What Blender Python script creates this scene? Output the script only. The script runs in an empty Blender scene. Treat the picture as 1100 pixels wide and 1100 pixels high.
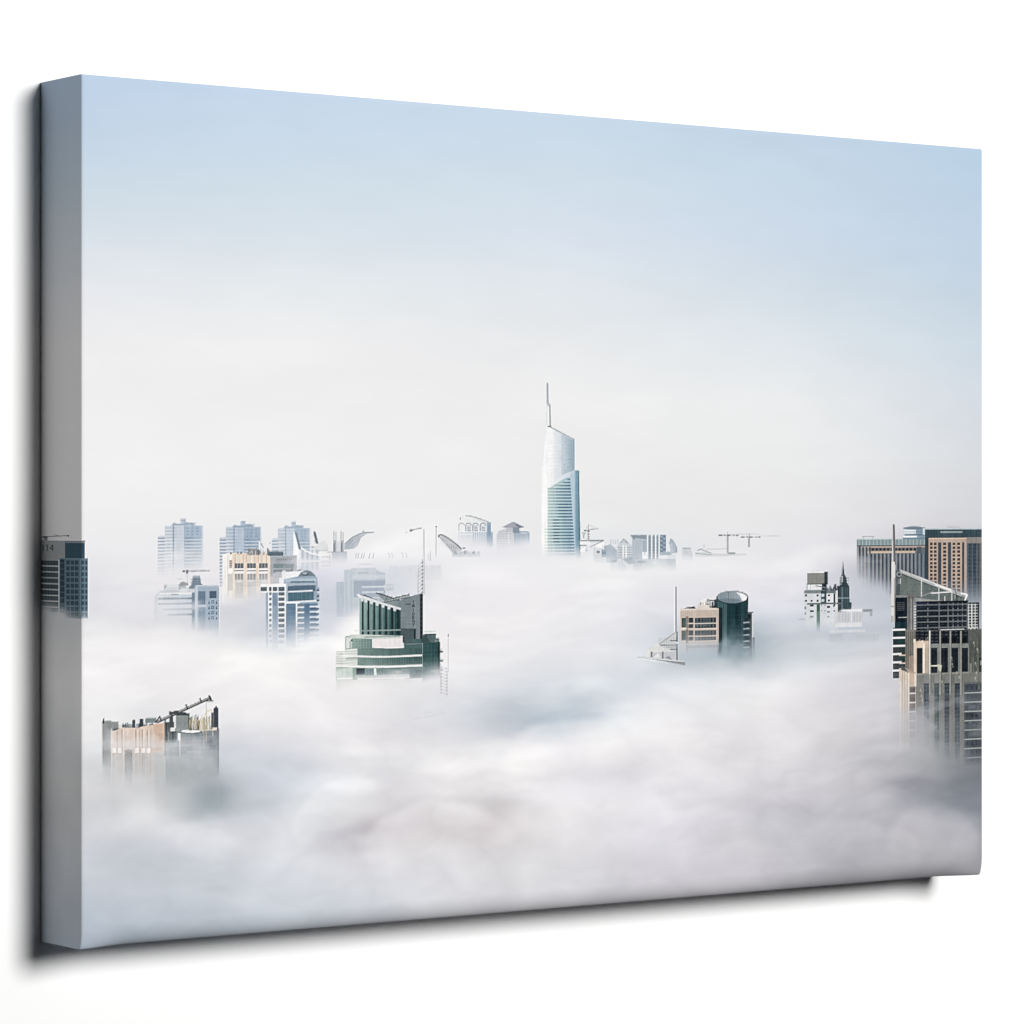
import bpy, math, random
import numpy as np
random.seed(7)
SC = bpy.context.scene
COL = SC.collection
def R(a): return math.radians(a)

# ---------------------------------------------------------------- sizes (metres)
H = 0.400            # height of the stretched canvas
W = 0.5608           # its width
D = 0.0394           # depth of the stretcher
GAP = 0.0005         # it hangs flush on the wall

# ---------------------------------------------------------------- camera
YAW = math.atan2(0.2072, 0.2888)
F_PX = 3714.0 / 1100.0                   # focal length over picture width
cd = bpy.data.cameras.new('camera'); cam = bpy.data.objects.new('camera', cd); COL.objects.link(cam)
cd.sensor_width = 36.0; cd.lens = 36.0 * F_PX
cd.clip_start = 0.05; cd.clip_end = 60.0
dist = H / 941.4 * 3714.0                # distance to the left front edge along the view
ux, uy = math.cos(YAW), math.sin(YAW)    # wall direction in (right, forward)
ex, ef = -462.0 / 3714.0 * dist, dist    # left front edge in (right, forward)
# world x = along the wall, world y = into the wall; right = (ux, -uy), forward = (uy, ux)
lx, ly = -W / 2, -D - GAP
cam.location = (lx - (ex * ux + ef * uy), ly - (-ex * uy + ef * ux), 0.0 - 0.5 / 941.4 * H * 0)
cam.rotation_euler = (R(90), 0, -YAW)
SC.camera = cam

# ---------------------------------------------------------------- light
world = bpy.data.worlds.new('World'); SC.world = world; world.use_nodes = True
bg = world.node_tree.nodes['Background']
bg.inputs[0].default_value = (0.97, 0.985, 1.0, 1); bg.inputs[1].default_value = 0.012
def area(name, loc, target, size, watt, col=(1, 1, 1)):
    l = bpy.data.lights.new(name, 'AREA'); l.shape = 'DISK'; l.size = size; l.energy = watt; l.color = col
    o = bpy.data.objects.new(name, l); COL.objects.link(o); o.location = loc
    import mathutils
    d = mathutils.Vector(target) - mathutils.Vector(loc)
    o.rotation_euler = d.to_track_quat('-Z', 'Y').to_euler()
    return o
KEY = (0.30, -2.24, 0.60)
area('key_lamp', KEY, (0, 0, 0), 0.86, 68.0, (1.0, 0.995, 0.985))
SC.view_settings.view_transform = 'Standard'
try: SC.view_settings.look = 'None'
except Exception: pass
SC.view_settings.exposure = 0.0; SC.view_settings.gamma = 1.0; SC.view_settings.use_curve_mapping = False
KILL = 1.22          # irradiance on the middle of the front face when fully lit
ROLL_B = (0.0110, 0.0100); ROLL_T = (0.0014, 0.0010); ROLL_R = (0.0014, 0.0010); ROLL_L = (0.0006, 0.0003)   # rounded rims: width, depth

# ---------------------------------------------------------------- wall
def mat(name, col=(0.9, 0.9, 0.9), rough=0.8):
    m = bpy.data.materials.new(name); m.use_nodes = True
    b = m.node_tree.nodes['Principled BSDF']
    b.inputs['Base Color'].default_value = (*col, 1); b.inputs['Roughness'].default_value = rough
    b.inputs['Specular IOR Level'].default_value = 0.0
    return m, b
wm, wb = mat('white_wall_paint', (0.96, 0.96, 0.96), 0.9)
nt = wm.node_tree
tc = nt.nodes.new('ShaderNodeTexCoord'); nz = nt.nodes.new('ShaderNodeTexNoise'); bp = nt.nodes.new('ShaderNodeBump')
nz.inputs['Scale'].default_value = 420; nz.inputs['Detail'].default_value = 3
bp.inputs['Strength'].default_value = 0.05; bp.inputs['Distance'].default_value = 0.0004
nt.links.new(tc.outputs['Object'], nz.inputs['Vector']); nt.links.new(nz.outputs['Fac'], bp.inputs['Height'])
nt.links.new(bp.outputs['Normal'], wb.inputs['Normal'])
me = bpy.data.meshes.new('wall')
a, t = 5.0, 0.1
vs = [(x, y, z) for x in (-a, a) for y in (0, t) for z in (-a, a)]
me.from_pydata(vs, [], [(0, 4, 5, 1), (2, 3, 7, 6), (0, 2, 6, 4), (1, 5, 7, 3), (0, 1, 3, 2), (4, 6, 7, 5)])
wall = bpy.data.objects.new('wall', me); COL.objects.link(wall); me.materials.append(wm)
wall['kind'] = 'structure'; wall['label'] = 'plain bright white wall behind the hanging canvas print'; wall['category'] = 'wall'

# ---------------------------------------------------------------- the print: a painter working in print space
# positions are given in the units of the 1100 x 1100 reference and turned at once into (u, v) on the print
def front_uv(x, y):
    xx = x - 550.0
    u = (xx + 462.0) / (1072.6 - 0.2072 * xx)
    return u, (y - 549.5) * (1 + 0.2072 * u) / 941.4 + 0.5
def front_xy(u, v):
    z = 1 + 0.2072 * u
    return 550 + (-462.0 + 1072.6 * u) / z, 549.5 + (v - 0.5) * 941.4 / z
def side_uv(x, y):
    xx = x - 550.0
    s = (-462.0 - xx) / (54.1 + 0.0203 * xx)
    return s, (y - 549.5) * (1 + 0.0203 * s) / 941.4 + 0.5
def side_xy(s, v):
    z = 1 + 0.0203 * s
    return 550 + (-462.0 - 54.1 * s) / z, 549.5 + (v - 0.5) * 941.4 / z
def sstep(a, b, x):
    t = np.clip((x - a) / (b - a), 0, 1); return t * t * (3 - 2 * t)
def up(g, h, w, wrap=False):
    """smooth upsampling of a small random grid"""
    gy = np.linspace(0, g.shape[0] - 1.001, h); gx = np.linspace(0, g.shape[1] - 1.001, w)
    iy = gy.astype(int); ix = gx.astype(int); fy = gy - iy; fx = gx - ix
    fy = (fy * fy * (3 - 2 * fy))[:, None]; fx = (fx * fx * (3 - 2 * fx))[None]
    return (g[iy][:, ix] * (1 - fy) * (1 - fx) + g[iy + 1][:, ix] * fy * (1 - fx)
            + g[iy][:, ix + 1] * (1 - fy) * fx + g[iy + 1][:, ix + 1] * fy * fx)
def fbm(h, w, cells, seed, octaves=5, aspect=1.0, gain=0.5):
    rs = np.random.RandomState(seed); out = np.zeros((h, w)); amp = 1.0; tot = 0
    for o in range(octaves):
        n = cells * 2 ** o
        ny = max(2, int(n * h / w * aspect) + 2)
        out += amp * up(rs.rand(ny, n + 2) * 2 - 1, h, w); tot += amp; amp *= gain
    return out / tot * 1.6
class Painter:
    def __init__(s, w, h, to_uv, to_xy, seed):
        s.w, s.h, s.to_uv = w, h, to_uv
        uu, vv = np.meshgrid(np.linspace(0, 1, w), np.linspace(0, 1, h))
        s.X, s.Y = to_xy(uu, vv)
        s.img = np.zeros((h, w, 3)); s.ids = np.zeros((h, w), int); s.parts = []
        s.rs = np.random.RandomState(seed)
        s.grain = np.clip(s.rs.randn(h, w), -2, 2)
        s.grain = (s.grain + np.roll(s.grain, 1, 0) + np.roll(s.grain, 1, 1) + np.roll(s.grain, (1, 1), (0, 1))) / 2.5
        s.wob = fbm(h, w, max(3, w // 50), seed + 5, 4)
        s.wob2 = fbm(h, w, max(3, w // 120), seed + 9, 4, 2.2)
        s.cur = None
        s.mot = fbm(h, w, max(3, w // 9), seed + 13, 3, 1.0, .7) * 7 + fbm(h, w, max(3, w // 4), seed + 14, 2, .12) * 5
    def pix(s, x, y):
        u, v = s.to_uv(x, y); return u * (s.w - 1), v * (s.h - 1)
    def layer(s, name, label=None, parent=None):
        s.back = s.img.copy(); s.cov = np.zeros((s.h, s.w)); s.meta = (name, label, parent)
        return len(s.parts)
    def dye(s, c):
        c = np.array(c, float); g = c @ np.array([.3, .59, .11]); return g + (c - g) * (.72 if c[2] > c[0] else .66) * s.satk
    def _put(s, r0, c0, cov, col, a, gx=None, gy=None, c2=None):
        h, w = cov.shape
        if h == 0 or w == 0: return
        al = (cov * a)[..., None]
        col = s.dye(col)
        if c2 is not None:
            t = gx if gx is not None else gy
            c = col + (s.dye(c2) - col) * t[..., None]
        else: c = col
        sl = (slice(r0, r0 + h), slice(c0, c0 + w))
        s.img[sl] = s.img[sl] * (1 - al) + c * al
        if s.cur_cov: s.cov[sl] = np.maximum(s.cov[sl], cov * a)
    cur_cov = True; satk = 1.0
    def rect(s, x0, y0, x1, y1, col, a=1.0, c2=None, vert=False):
        xc = (x0 + x1) / 2
        px0, _ = s.pix(x0, y0); px1, _ = s.pix(x1, y0)
        if px1 < px0: px0, px1 = px1, px0
        _, py0 = s.pix(xc, y0); _, py1 = s.pix(xc, y1)
        c0, c1 = max(0, int(px0 - 1)), min(s.w, int(px1 + 2)); r0, r1 = max(0, int(py0 - 1)), min(s.h, int(py1 + 2))
        if c1 <= c0 or r1 <= r0: return
        cx = np.arange(c0, c1); cy = np.arange(r0, r1)
        fx = np.clip(np.minimum(cx + .5, px1) - np.maximum(cx - .5, px0), 0, 1)
        fy = np.clip(np.minimum(cy + .5, py1) - np.maximum(cy - .5, py0), 0, 1)
        cov = fy[:, None] * fx[None]
        if vert: g = np.clip((cy - py0) / max(1e-6, py1 - py0), 0, 1)[:, None] + 0 * cx[None]
        else: g = np.clip((cx - px0) / max(1e-6, px1 - px0), 0, 1)[None] + 0 * cy[:, None]
        s._put(r0, c0, cov, col, a, g, None, c2)
    def poly(s, pts, col, a=1.0, c2=None, vert=False):
        p = np.array([s.pix(x, y) for x, y in pts])
        mn = p.min(0); mx = p.max(0)
        c0, c1 = max(0, int(mn[0] - 1)), min(s.w, int(mx[0] + 2)); r0, r1 = max(0, int(mn[1] - 1)), min(s.h, int(mx[1] + 2))
        if c1 <= c0 or r1 <= r0: return
        K = 4
        xs = (np.arange((c1 - c0) * K) + .5) / K + c0 - .5; ys = (np.arange((r1 - r0) * K) + .5) / K + r0 - .5
        ins = np.zeros((len(ys), len(xs)), bool)
        n = len(p)
        for i in range(n):
            x0, y0 = p[i]; x1, y1 = p[(i + 1) % n]
            if y0 == y1: continue
            m = (ys >= min(y0, y1)) & (ys < max(y0, y1))
            if not m.any(): continue
            xi = x0 + (ys[m] - y0) * (x1 - x0) / (y1 - y0)
            ins[m] ^= xs[None] > xi[:, None]
        cov = ins.reshape(r1 - r0, K, c1 - c0, K).mean((1, 3))
        cx = np.arange(c0, c1); cy = np.arange(r0, r1)
        if vert: g = np.clip((cy - mn[1]) / max(1e-6, mx[1] - mn[1]), 0, 1)[:, None] + 0 * cx[None]
        else: g = np.clip((cx - mn[0]) / max(1e-6, mx[0] - mn[0]), 0, 1)[None] + 0 * cy[:, None]
        s._put(r0, c0, cov, col, a, g, None, c2)
    def line(s, x0, y0, x1, y1, w, col, a=1.0):
        dx, dy = x1 - x0, y1 - y0; L = math.hypot(dx, dy) or 1; nx, ny = -dy / L * w / 2, dx / L * w / 2
        s.poly([(x0 + nx, y0 + ny), (x1 + nx, y1 + ny), (x1 - nx, y1 - ny), (x0 - nx, y0 - ny)], col, a)
    def path(s, pts, w, col, a=1.0):
        for p, q in zip(pts, pts[1:]): s.line(*p, *q, w, col, a)
    def ell(s, cx, cy, rx, ry, col, a=1.0, c2=None, vert=False, a0=0, a1=360):
        n = 28; s.poly([(cx + rx * math.cos(R(a0 + (a1 - a0) * k / n)), cy + ry * math.sin(R(a0 + (a1 - a0) * k / n))) for k in range(n)], col, a, c2, vert)
    def rows(s, x0, x1, y0, y1, step, h, col, a=1.0, jit=0.12, c2=None):
        y = y0
        while y < y1:
            s.rect(x0, y, x1, min(y + h, y1 + h), col, a * (1 - jit * random.random()), c2); y += step
    def cols(s, x0, x1, y0, y1, step, w, col, a=1.0, jit=0.12, c2=None):
        x = x0
        while x < x1:
            s.rect(x, y0, x + w, y1, col, a * (1 - jit * random.random()), c2, True); x += step
    def grid(s, x0, x1, y0, y1, dx, dy, w, h, col, a=1.0, jit=0.25):
        y = y0
        while y < y1 - h * .5:
            x = x0
            while x < x1 - w * .5:
                s.rect(x, y, x + w, y + h, col, a * (1 - jit * random.random())); x += dx
            y += dy
    def clutter(s, x0, x1, ybase, n, hmin, hmax, cols_, wmin=0.6, wmax=3.0, a=0.85):
        for k in range(n):
            x = x0 + (x1 - x0) * random.random(); w = wmin + (wmax - wmin) * random.random() ** 2; h = hmin + (hmax - hmin) * random.random()
            s.rect(x, ybase - h, min(x + w, x1), ybase, random.choice(cols_), a * (0.6 + 0.4 * random.random()))
    def end(s, fade=None, k=0.0, xc=0.0, wob=3.0, top=1.0, tint=None, grain=3.0, thr=0.3, extra=None, soft=True):
        """blend the layer with the fog it stands in: fade = (y clear, y gone), k tilts the fog line"""
        m = (s.cov > 0.02)
        if grain:
            s.img[m] += (s.grain[m] * grain * .5 + s.mot[m] * min(1, grain / 5))[:, None]
        vis = np.ones((s.h, s.w)) * top
        if fade:
            yy = s.Y - k * (s.X - xc) + wob * 1.6 * s.wob + wob * 2.4 * s.wob2
            f = 1 - np.clip((yy - fade[0]) / ((fade[1] - fade[0]) * 1.2), 0, 1)
            vis = vis * (f ** 1.7 * (2.7 - 1.7 * f))
        if extra is not None: vis = vis * extra
        s.img = s.back + (s.img - s.back) * vis[..., None]
        ok = s.cov * vis > thr
        s.parts.append(s.meta); s.ids[ok] = len(s.parts)
    def soft(s, cx, cy, rx, ry, d, p=2.0, rot=0.0):
        """add a soft lobe of tone d to the fog"""
        c, n = math.cos(R(rot)), math.sin(R(rot))
        X = s.X + 5 * s.wob2 - cx; Y = s.Y + 5 * s.wob - cy
        q = ((X * c + Y * n) / rx) ** 2 + ((-X * n + Y * c) / ry) ** 2
        s.img += np.exp(-q ** (p / 2))[..., None] * np.array(d, float)
    def lobe(s, cx, cy, rx, ry, d, edge=0.3, rot=0.0):
        """a billow of fog: a readable upper rim that melts away downwards"""
        c, n = math.cos(R(rot)), math.sin(R(rot))
        X = s.X + 6 * s.wob2 - cx; Y = s.Y + 5 * s.wob - cy
        xr = X * c + Y * n; yr = -X * n + Y * c
        q = np.sqrt((xr / rx) ** 2 + (yr / ry) ** 2)
        t = sstep(1.0 + edge, 1.0 - edge, q) if False else 1 - sstep(1 - edge, 1 + edge, q)
        t = t * (1 - sstep(-0.4, 1.0, yr / ry))
        s.img += t[..., None] * np.array(d, float)

# ---------------------------------------------------------------- the printed picture: tones of sky and fog
NU, NV = 1684, 1201
P = Painter(NU, NV, front_uv, front_xy, 3)
TONES = [   # y, then (x, r, g, b)
 (70,  [(88,192,212,235),(350,198,217,239),(600,200,218,240),(850,194,213,238),(1055,183,208,231)]),
 (130, [(88,197,214,234),(350,202,219,237),(600,203,220,237),(850,196,215,235),(1055,186,210,232)]),
 (190, [(88,205,220,233),(350,208,223,235),(600,209,224,236),(850,202,219,235),(1055,191,213,234)]),
 (250, [(88,218,227,236),(350,219,229,238),(600,217,227,239),(850,208,222,238),(1055,195,214,234)]),
 (310, [(88,231,234,239),(350,231,236,240),(600,227,233,239),(850,216,227,237),(1055,201,217,232)]),
 (370, [(88,240,240,242),(350,240,240,242),(600,236,238,241),(850,226,233,239),(1055,209,222,233)]),
 (430, [(88,240,240,241),(350,240,239,241),(600,241,241,242),(850,236,238,240),(1055,215,222,231)]),
 (500, [(88,240,240,241),(350,240,240,241),(600,240,240,241),(850,237,238,239),(1055,219,222,227)]),
 (560, [(88,239,239,240),(350,239,239,240),(600,235,236,237),(800,233,233,235),(900,229,228,232),(1055,214,215,220)]),
 (590, [(88,234,234,237),(200,236,236,238),(330,236,236,238),(450,238,238,240),(520,230,230,235),(600,232,233,236),(690,226,230,234),(800,233,233,236),(880,229,229,234),(930,220,220,226),(1055,175,180,188)]),
 (615, [(88,228,229,233),(160,234,234,236),(250,233,233,236),(350,226,227,234),(420,214,218,226),(470,226,228,232),(520,236,236,239),(700,236,237,239),(800,236,236,238),(870,228,229,234),(920,205,207,214),(970,190,193,202),(1055,150,157,168)]),
 (640, [(88,224,226,231),(160,224,225,229),(245,226,226,229),(300,220,224,230),(360,206,211,222),(430,212,217,226),(480,234,234,237),(570,239,239,240),(700,232,233,237),(800,229,229,234),(860,222,224,231),(920,200,205,215),(960,192,197,208),(1055,160,168,178)]),
 (662, [(88,220,222,226),(140,223,224,228),(200,218,220,225),(260,210,213,220),(310,200,207,218),(360,208,212,222),(385,236,236,238),(570,238,238,239),(650,232,233,237),(700,222,225,231),(760,215,219,226),(850,214,218,227),(930,202,207,217),(1055,175,180,188)]),
 (682, [(88,226,228,230),(150,230,230,232),(240,226,228,231),(300,216,220,226),(345,224,226,231),(385,238,238,239),(570,237,237,238),(640,230,232,236),(690,218,223,229),(740,196,203,211),(800,176,187,197),(850,205,211,219),(900,196,203,213),(945,194,200,210),(1055,185,188,194)]),
 (705, [(88,236,236,237),(200,239,239,239),(340,239,239,239),(500,236,236,237),(600,233,234,237),(680,224,228,232),(740,186,196,205),(790,176,187,196),(840,194,202,210),(900,200,206,214),(950,203,206,213),(1055,195,198,202)]),
 (735, [(88,237,237,238),(250,239,239,239),(400,236,236,236),(470,229,230,233),(560,226,229,233),(640,222,227,232),(700,219,224,231),(760,220,224,230),(820,226,227,231),(900,216,217,223),(960,206,207,213),(1055,170,174,178)]),
 (758, [(88,234,235,236),(250,236,236,237),(400,233,233,234),(480,223,226,230),(550,207,213,220),(620,200,208,216),(665,212,218,225),(720,222,225,231),(800,227,228,230),(880,219,219,223),(960,206,207,212),(1055,160,164,168)]),
 (778, [(88,230,231,233),(250,228,229,231),(350,231,231,233),(430,227,227,230),(500,220,223,228),(545,203,210,217),(590,190,199,208),(640,210,216,223),(720,226,227,232),(820,226,226,229),(900,217,217,220),(960,205,205,209),(1055,150,155,158)]),
 (800, [(88,223,225,227),(180,220,222,225),(250,212,215,221),(320,218,220,225),(400,229,229,230),(520,227,228,231),(620,229,229,233),(720,227,227,230),(830,223,223,225),(900,215,215,217),(960,198,199,203),(1010,175,179,182),(1055,140,146,150)]),
 (822, [(88,217,219,221),(180,205,208,211),(250,206,210,217),(320,205,209,216),(380,221,223,227),(500,229,229,230),(650,226,226,230),(780,225,225,227),(880,214,214,218),(950,196,197,201),(1000,174,177,180),(1055,136,141,146)]),
 (843, [(88,216,218,219),(170,203,205,207),(225,186,191,195),(275,200,205,214),(330,211,215,222),(420,224,224,227),(520,228,228,229),(620,225,225,229),(750,223,223,226),(860,211,211,215),(920,203,203,207),(975,164,166,172),(1010,150,154,160),(1055,136,141,148)]),
 (865, [(88,212,214,217),(160,211,213,215),(225,189,195,198),(275,199,205,212),(330,215,218,222),(390,222,223,225),(450,212,211,213),(490,222,222,223),(545,208,207,209),(600,224,224,225),(740,218,218,222),(850,208,208,212),(920,199,200,205),(970,172,175,181),(1040,150,155,163)]),
 (885, [(88,210,212,216),(180,214,216,219),(250,204,207,213),(310,212,215,220),(350,207,209,214),(385,204,203,206),(430,213,211,213),(490,205,203,204),(530,206,203,204),(580,222,222,223),(680,217,217,222),(760,213,213,218),(840,203,204,208),(890,197,198,203),(960,187,188,194),(1030,178,180,187),(1055,150,154,161)]),
 (905, [(88,208,211,216),(150,206,210,216),(230,215,217,221),(320,214,217,221),(370,204,204,208),(410,218,218,220),(470,219,219,220),(510,206,204,206),(540,213,212,213),(620,220,220,222),(700,211,211,217),(790,209,209,213),(850,195,196,201),(920,186,187,192),(990,184,185,190),(1040,178,179,185),(1055,160,162,168)]),
 (930, [(88,203,208,214),(150,199,204,211),(220,208,213,218),(330,214,217,222),(450,218,219,223),(560,218,219,221),(680,211,211,216),(800,205,205,210),(900,184,185,190),(1000,180,181,185),(1055,164,166,170)]),
 (960, [(88,197,203,211),(200,202,208,215),(330,210,215,221),(470,215,217,221),(600,214,215,219),(750,208,208,213),(900,186,187,191),(1055,170,172,176)]),
 (1020,[(88,180,190,202),(200,186,195,205),(330,194,202,211),(470,204,208,214),(600,205,207,212),(750,200,200,205),(1055,170,172,176)]),
]
def tone_field(X, Y):
    ys = np.array([t[0] for t in TONES], float)
    xs = np.arange(80, 1071, 2.0)
    tab = np.zeros((len(ys), len(xs), 3))
    for i, (y, row) in enumerate(TONES):
        rx = [q[0] for q in row]
        for c in range(3): tab[i, :, c] = np.interp(xs, rx, [q[c + 1] for q in row])
    ker = np.exp(-np.linspace(-2, 2, 15) ** 2); ker /= ker.sum()
    pad = np.pad(tab, ((0, 0), (7, 7), (0, 0)), 'edge')
    tab = sum(ker[k] * pad[:, k:k + len(xs)] for k in range(15))
    yd = np.arange(40, 1061, 2.0)
    fine = np.zeros((len(yd), len(xs), 3))
    iy = np.clip(np.searchsorted(ys, yd) - 1, 0, len(ys) - 2)
    t = np.clip((yd - ys[iy]) / (ys[iy + 1] - ys[iy]), 0, 1)[:, None, None]
    fine = tab[iy] * (1 - t) + tab[iy + 1] * t
    ker = np.exp(-np.linspace(-2, 2, 9) ** 2); ker /= ker.sum()
    pad = np.pad(fine, ((4, 4), (0, 0), (0, 0)), 'edge')
    fine = sum(ker[k] * pad[k:k + len(yd)] for k in range(9))
    gx = np.clip((X - 80) / 2, 0, len(xs) - 1.001); gy = np.clip((Y - 40) / 2, 0, len(yd) - 1.001)
    ix = gx.astype(int); jy = gy.astype(int); fx = (gx - ix)[..., None]; fy = (gy - jy)[..., None]
    return (fine[jy, ix] * (1 - fx) * (1 - fy) + fine[jy, ix + 1] * fx * (1 - fy)
            + fine[jy + 1, ix] * (1 - fx) * fy + fine[jy + 1, ix + 1] * fx * fy)
def blur_(a, n):
    for _ in range(n):
        for ax in (0, 1): a = (np.roll(a, 1, ax) + 2 * a + np.roll(a, -1, ax)) / 4
    return a
def fog_picture(p, seed):
    w1 = fbm(p.h, p.w, max(2, p.w // 160), seed, 5, 1.6); w2 = fbm(p.h, p.w, max(2, p.w // 160), seed + 1, 5, 1.6)
    m = sstep(575, 640, p.Y)
    X = p.X + m * 14 * w1; Y = p.Y + m * 9 * w2
    p.img = tone_field(X, Y)
    p.img += ((p.img - np.array([228, 229, 231.])) * (.22 * sstep(650, 720, p.Y))[..., None]).clip(-18, 6)
    f = fbm(p.h, p.w, max(2, p.w // 110), seed + 2, 5, 1.5, 0.42)
    # billows: ridges of warped noise
    f2 = fbm(p.h, p.w, max(2, p.w // 70), seed + 3, 4, 1.5, 0.4)
    amp = sstep(560, 640, p.Y) * (0.35 + 0.65 * sstep(720, 800, p.Y))
    p.img += (amp * (5.0 * f + 2.0 * f2))[..., None] * np.array([1, 1, .95])
    # billows: creased folds of a warped noise, strongest low in the picture where the fog is near
    q1 = fbm(p.h, p.w, max(2, p.w // 190), seed + 31, 4, 1.7, .5); q2 = fbm(p.h, p.w, max(2, p.w // 190), seed + 32, 4, 1.7, .5)
    big = fbm(p.h + 80, p.w + 80, max(3, p.w // 120), seed + 33, 5, 2.3, .5)
    jj = np.clip(np.arange(p.h)[:, None] + 40 + 34 * q1, 0, p.h + 79).astype(int); ii = np.clip(np.arange(p.w)[None] + 40 + 34 * q2, 0, p.w + 79).astype(int)
    big = big[jj, ii]; fold = np.abs(big); fold = blur_(fold, 2)
    p.img += (sstep(600, 700, p.Y) * (3.0 + 6.5 * sstep(730, 830, p.Y)) * (fold - .22))[..., None] * np.array([1, 1, .97])
    ex = (p.img[..., 2] - p.img[..., 0]) * sstep(590, 640, p.Y)
    p.img[..., 1] += .03 * ex; p.img[..., 2] -= .06 * ex
    p.img[..., 1] -= 1.6 * sstep(540, 640, p.Y)
    s1 = fbm(p.h, p.w, max(2, p.w // 300), seed + 6, 3, 3.0)
    p.img += ((1 - m) * 1.6 * s1 + (1 - m) * 1.3 * fbm(p.h, p.w, max(2, p.w // 90), seed + 8, 4, 3.5))[..., None]
fog_picture(P, 21)
# long thin streaks drifting across the fog deck
st = fbm(NV, NU, 7, 77, 5, 6.0, .55) ; st = np.maximum(0, np.abs(st) - .12)
jj = np.clip(np.arange(NV)[:, None] + 60 * fbm(NV, NU, 3, 78, 4, 1.0), 0, NV - 1).astype(int); st = blur_(st[jj, np.arange(NU)[None]], 2)
P.img += ((sstep(590, 640, P.Y) * (1 - .5 * sstep(800, 900, P.Y)) * 11) * (st - .16))[..., None] * np.array([1, .98, .92])
# readable billow rims
for a in [(470, 905, 78, 44, (13, 13, 13), .13, -8), (640, 900, 100, 62, (10, 10, 10), .16, 4), (1003, 905, 52, 44, (16, 15, 14), .15, 8), (840, 752, 185, 62, (9, 8, 6), .12, -7), (610, 812, 70, 40, (9, 8, 6), .14, -6), (690, 800, 60, 50, (6, 6, 4), .2, -10), (250, 902, 60, 30, (8, 8, 8), .18, -10), (365, 872, 52, 34, (9, 9, 8), .15, -30), (130, 800, 60, 30, (5, 5, 4), .2, 0), (760, 905, 80, 40, (6, 6, 6), .2, -4), (905, 915, 60, 34, (7, 7, 7), .18, 0), (520, 830, 80, 34, (6, 6, 5), .2, -8), (215, 905, 40, 20, (5, 5, 5), .2, 6),
          (330, 915, 60, 34, (5, 5, 5), .3, -15), (620, 800, 90, 42, (6, 6, 6), .25, -5), (350, 855, 50, 30, (6, 6, 5), .3, -30),
          (180, 700, 120, 26, (6, 6, 5), .25, 4), (330, 700, 110, 20, (6, 6, 5), .25, -3), (420, 672, 70, 30, (4, 4, 3), .35, -25),
          (430, 594, 62, 20, (4, 4, 3), .5, -20), (560, 625, 150, 26, (4, 4, 3), .25, 0), (860, 730, 150, 40, (5, 5, 4), .3, -10),
          (860, 880, 70, 32, (-4, -4, -3), .4, 10), (150, 895, 60, 30, (5, 5, 5), .3, 0), (760, 860, 90, 40, (5, 5, 5), .3, 0)]:
    P.lobe(*a)
for a in [(432, 585, 40, 15, (4, 4, 4), .6, -14), (395, 600, 34, 13, (4, 4, 3), .6, -20), (470, 600, 60, 14, (5, 5, 4), .3, -8), (700, 606, 80, 14, (5, 5, 4), .3, 0), (885, 604, 60, 16, (8, 8, 6), .35, -6), (400, 668, 46, 20, (3, 3, 2), .4, -32), (350, 690, 60, 16, (5, 5, 4), .3, -22)]:
    P.lobe(*a)
for a in [(600, 772, 52, 9, (-9, -7, -6), 2, -6), (562, 781, 30, 5, (-7, -6, -5), 2, -12), (640, 764, 45, 6, (-5, -4, -3), 2, 0),
          (222, 858, 26, 20, (-26, -20, -18), 2.4, 0), (205, 830, 40, 22, (-12, -10, -10), 2, 0), (975, 842, 30, 9, (-12, -12, -10), 2, 5), (500, 880, 50, 8, (-5, -6, -6), 2, -18),
          (385, 888, 42, 8, (-6, -7, -6), 2, -22), (800, 700, 45, 12, (-10, -8, -6), 2, 4), (335, 622, 30, 14, (-4, -4, 0), 2, 0)]:
    P.soft(*a[:5], a[5], a[6])
CLEAR = P.img.copy()       # the fog before any building stands in it

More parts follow.
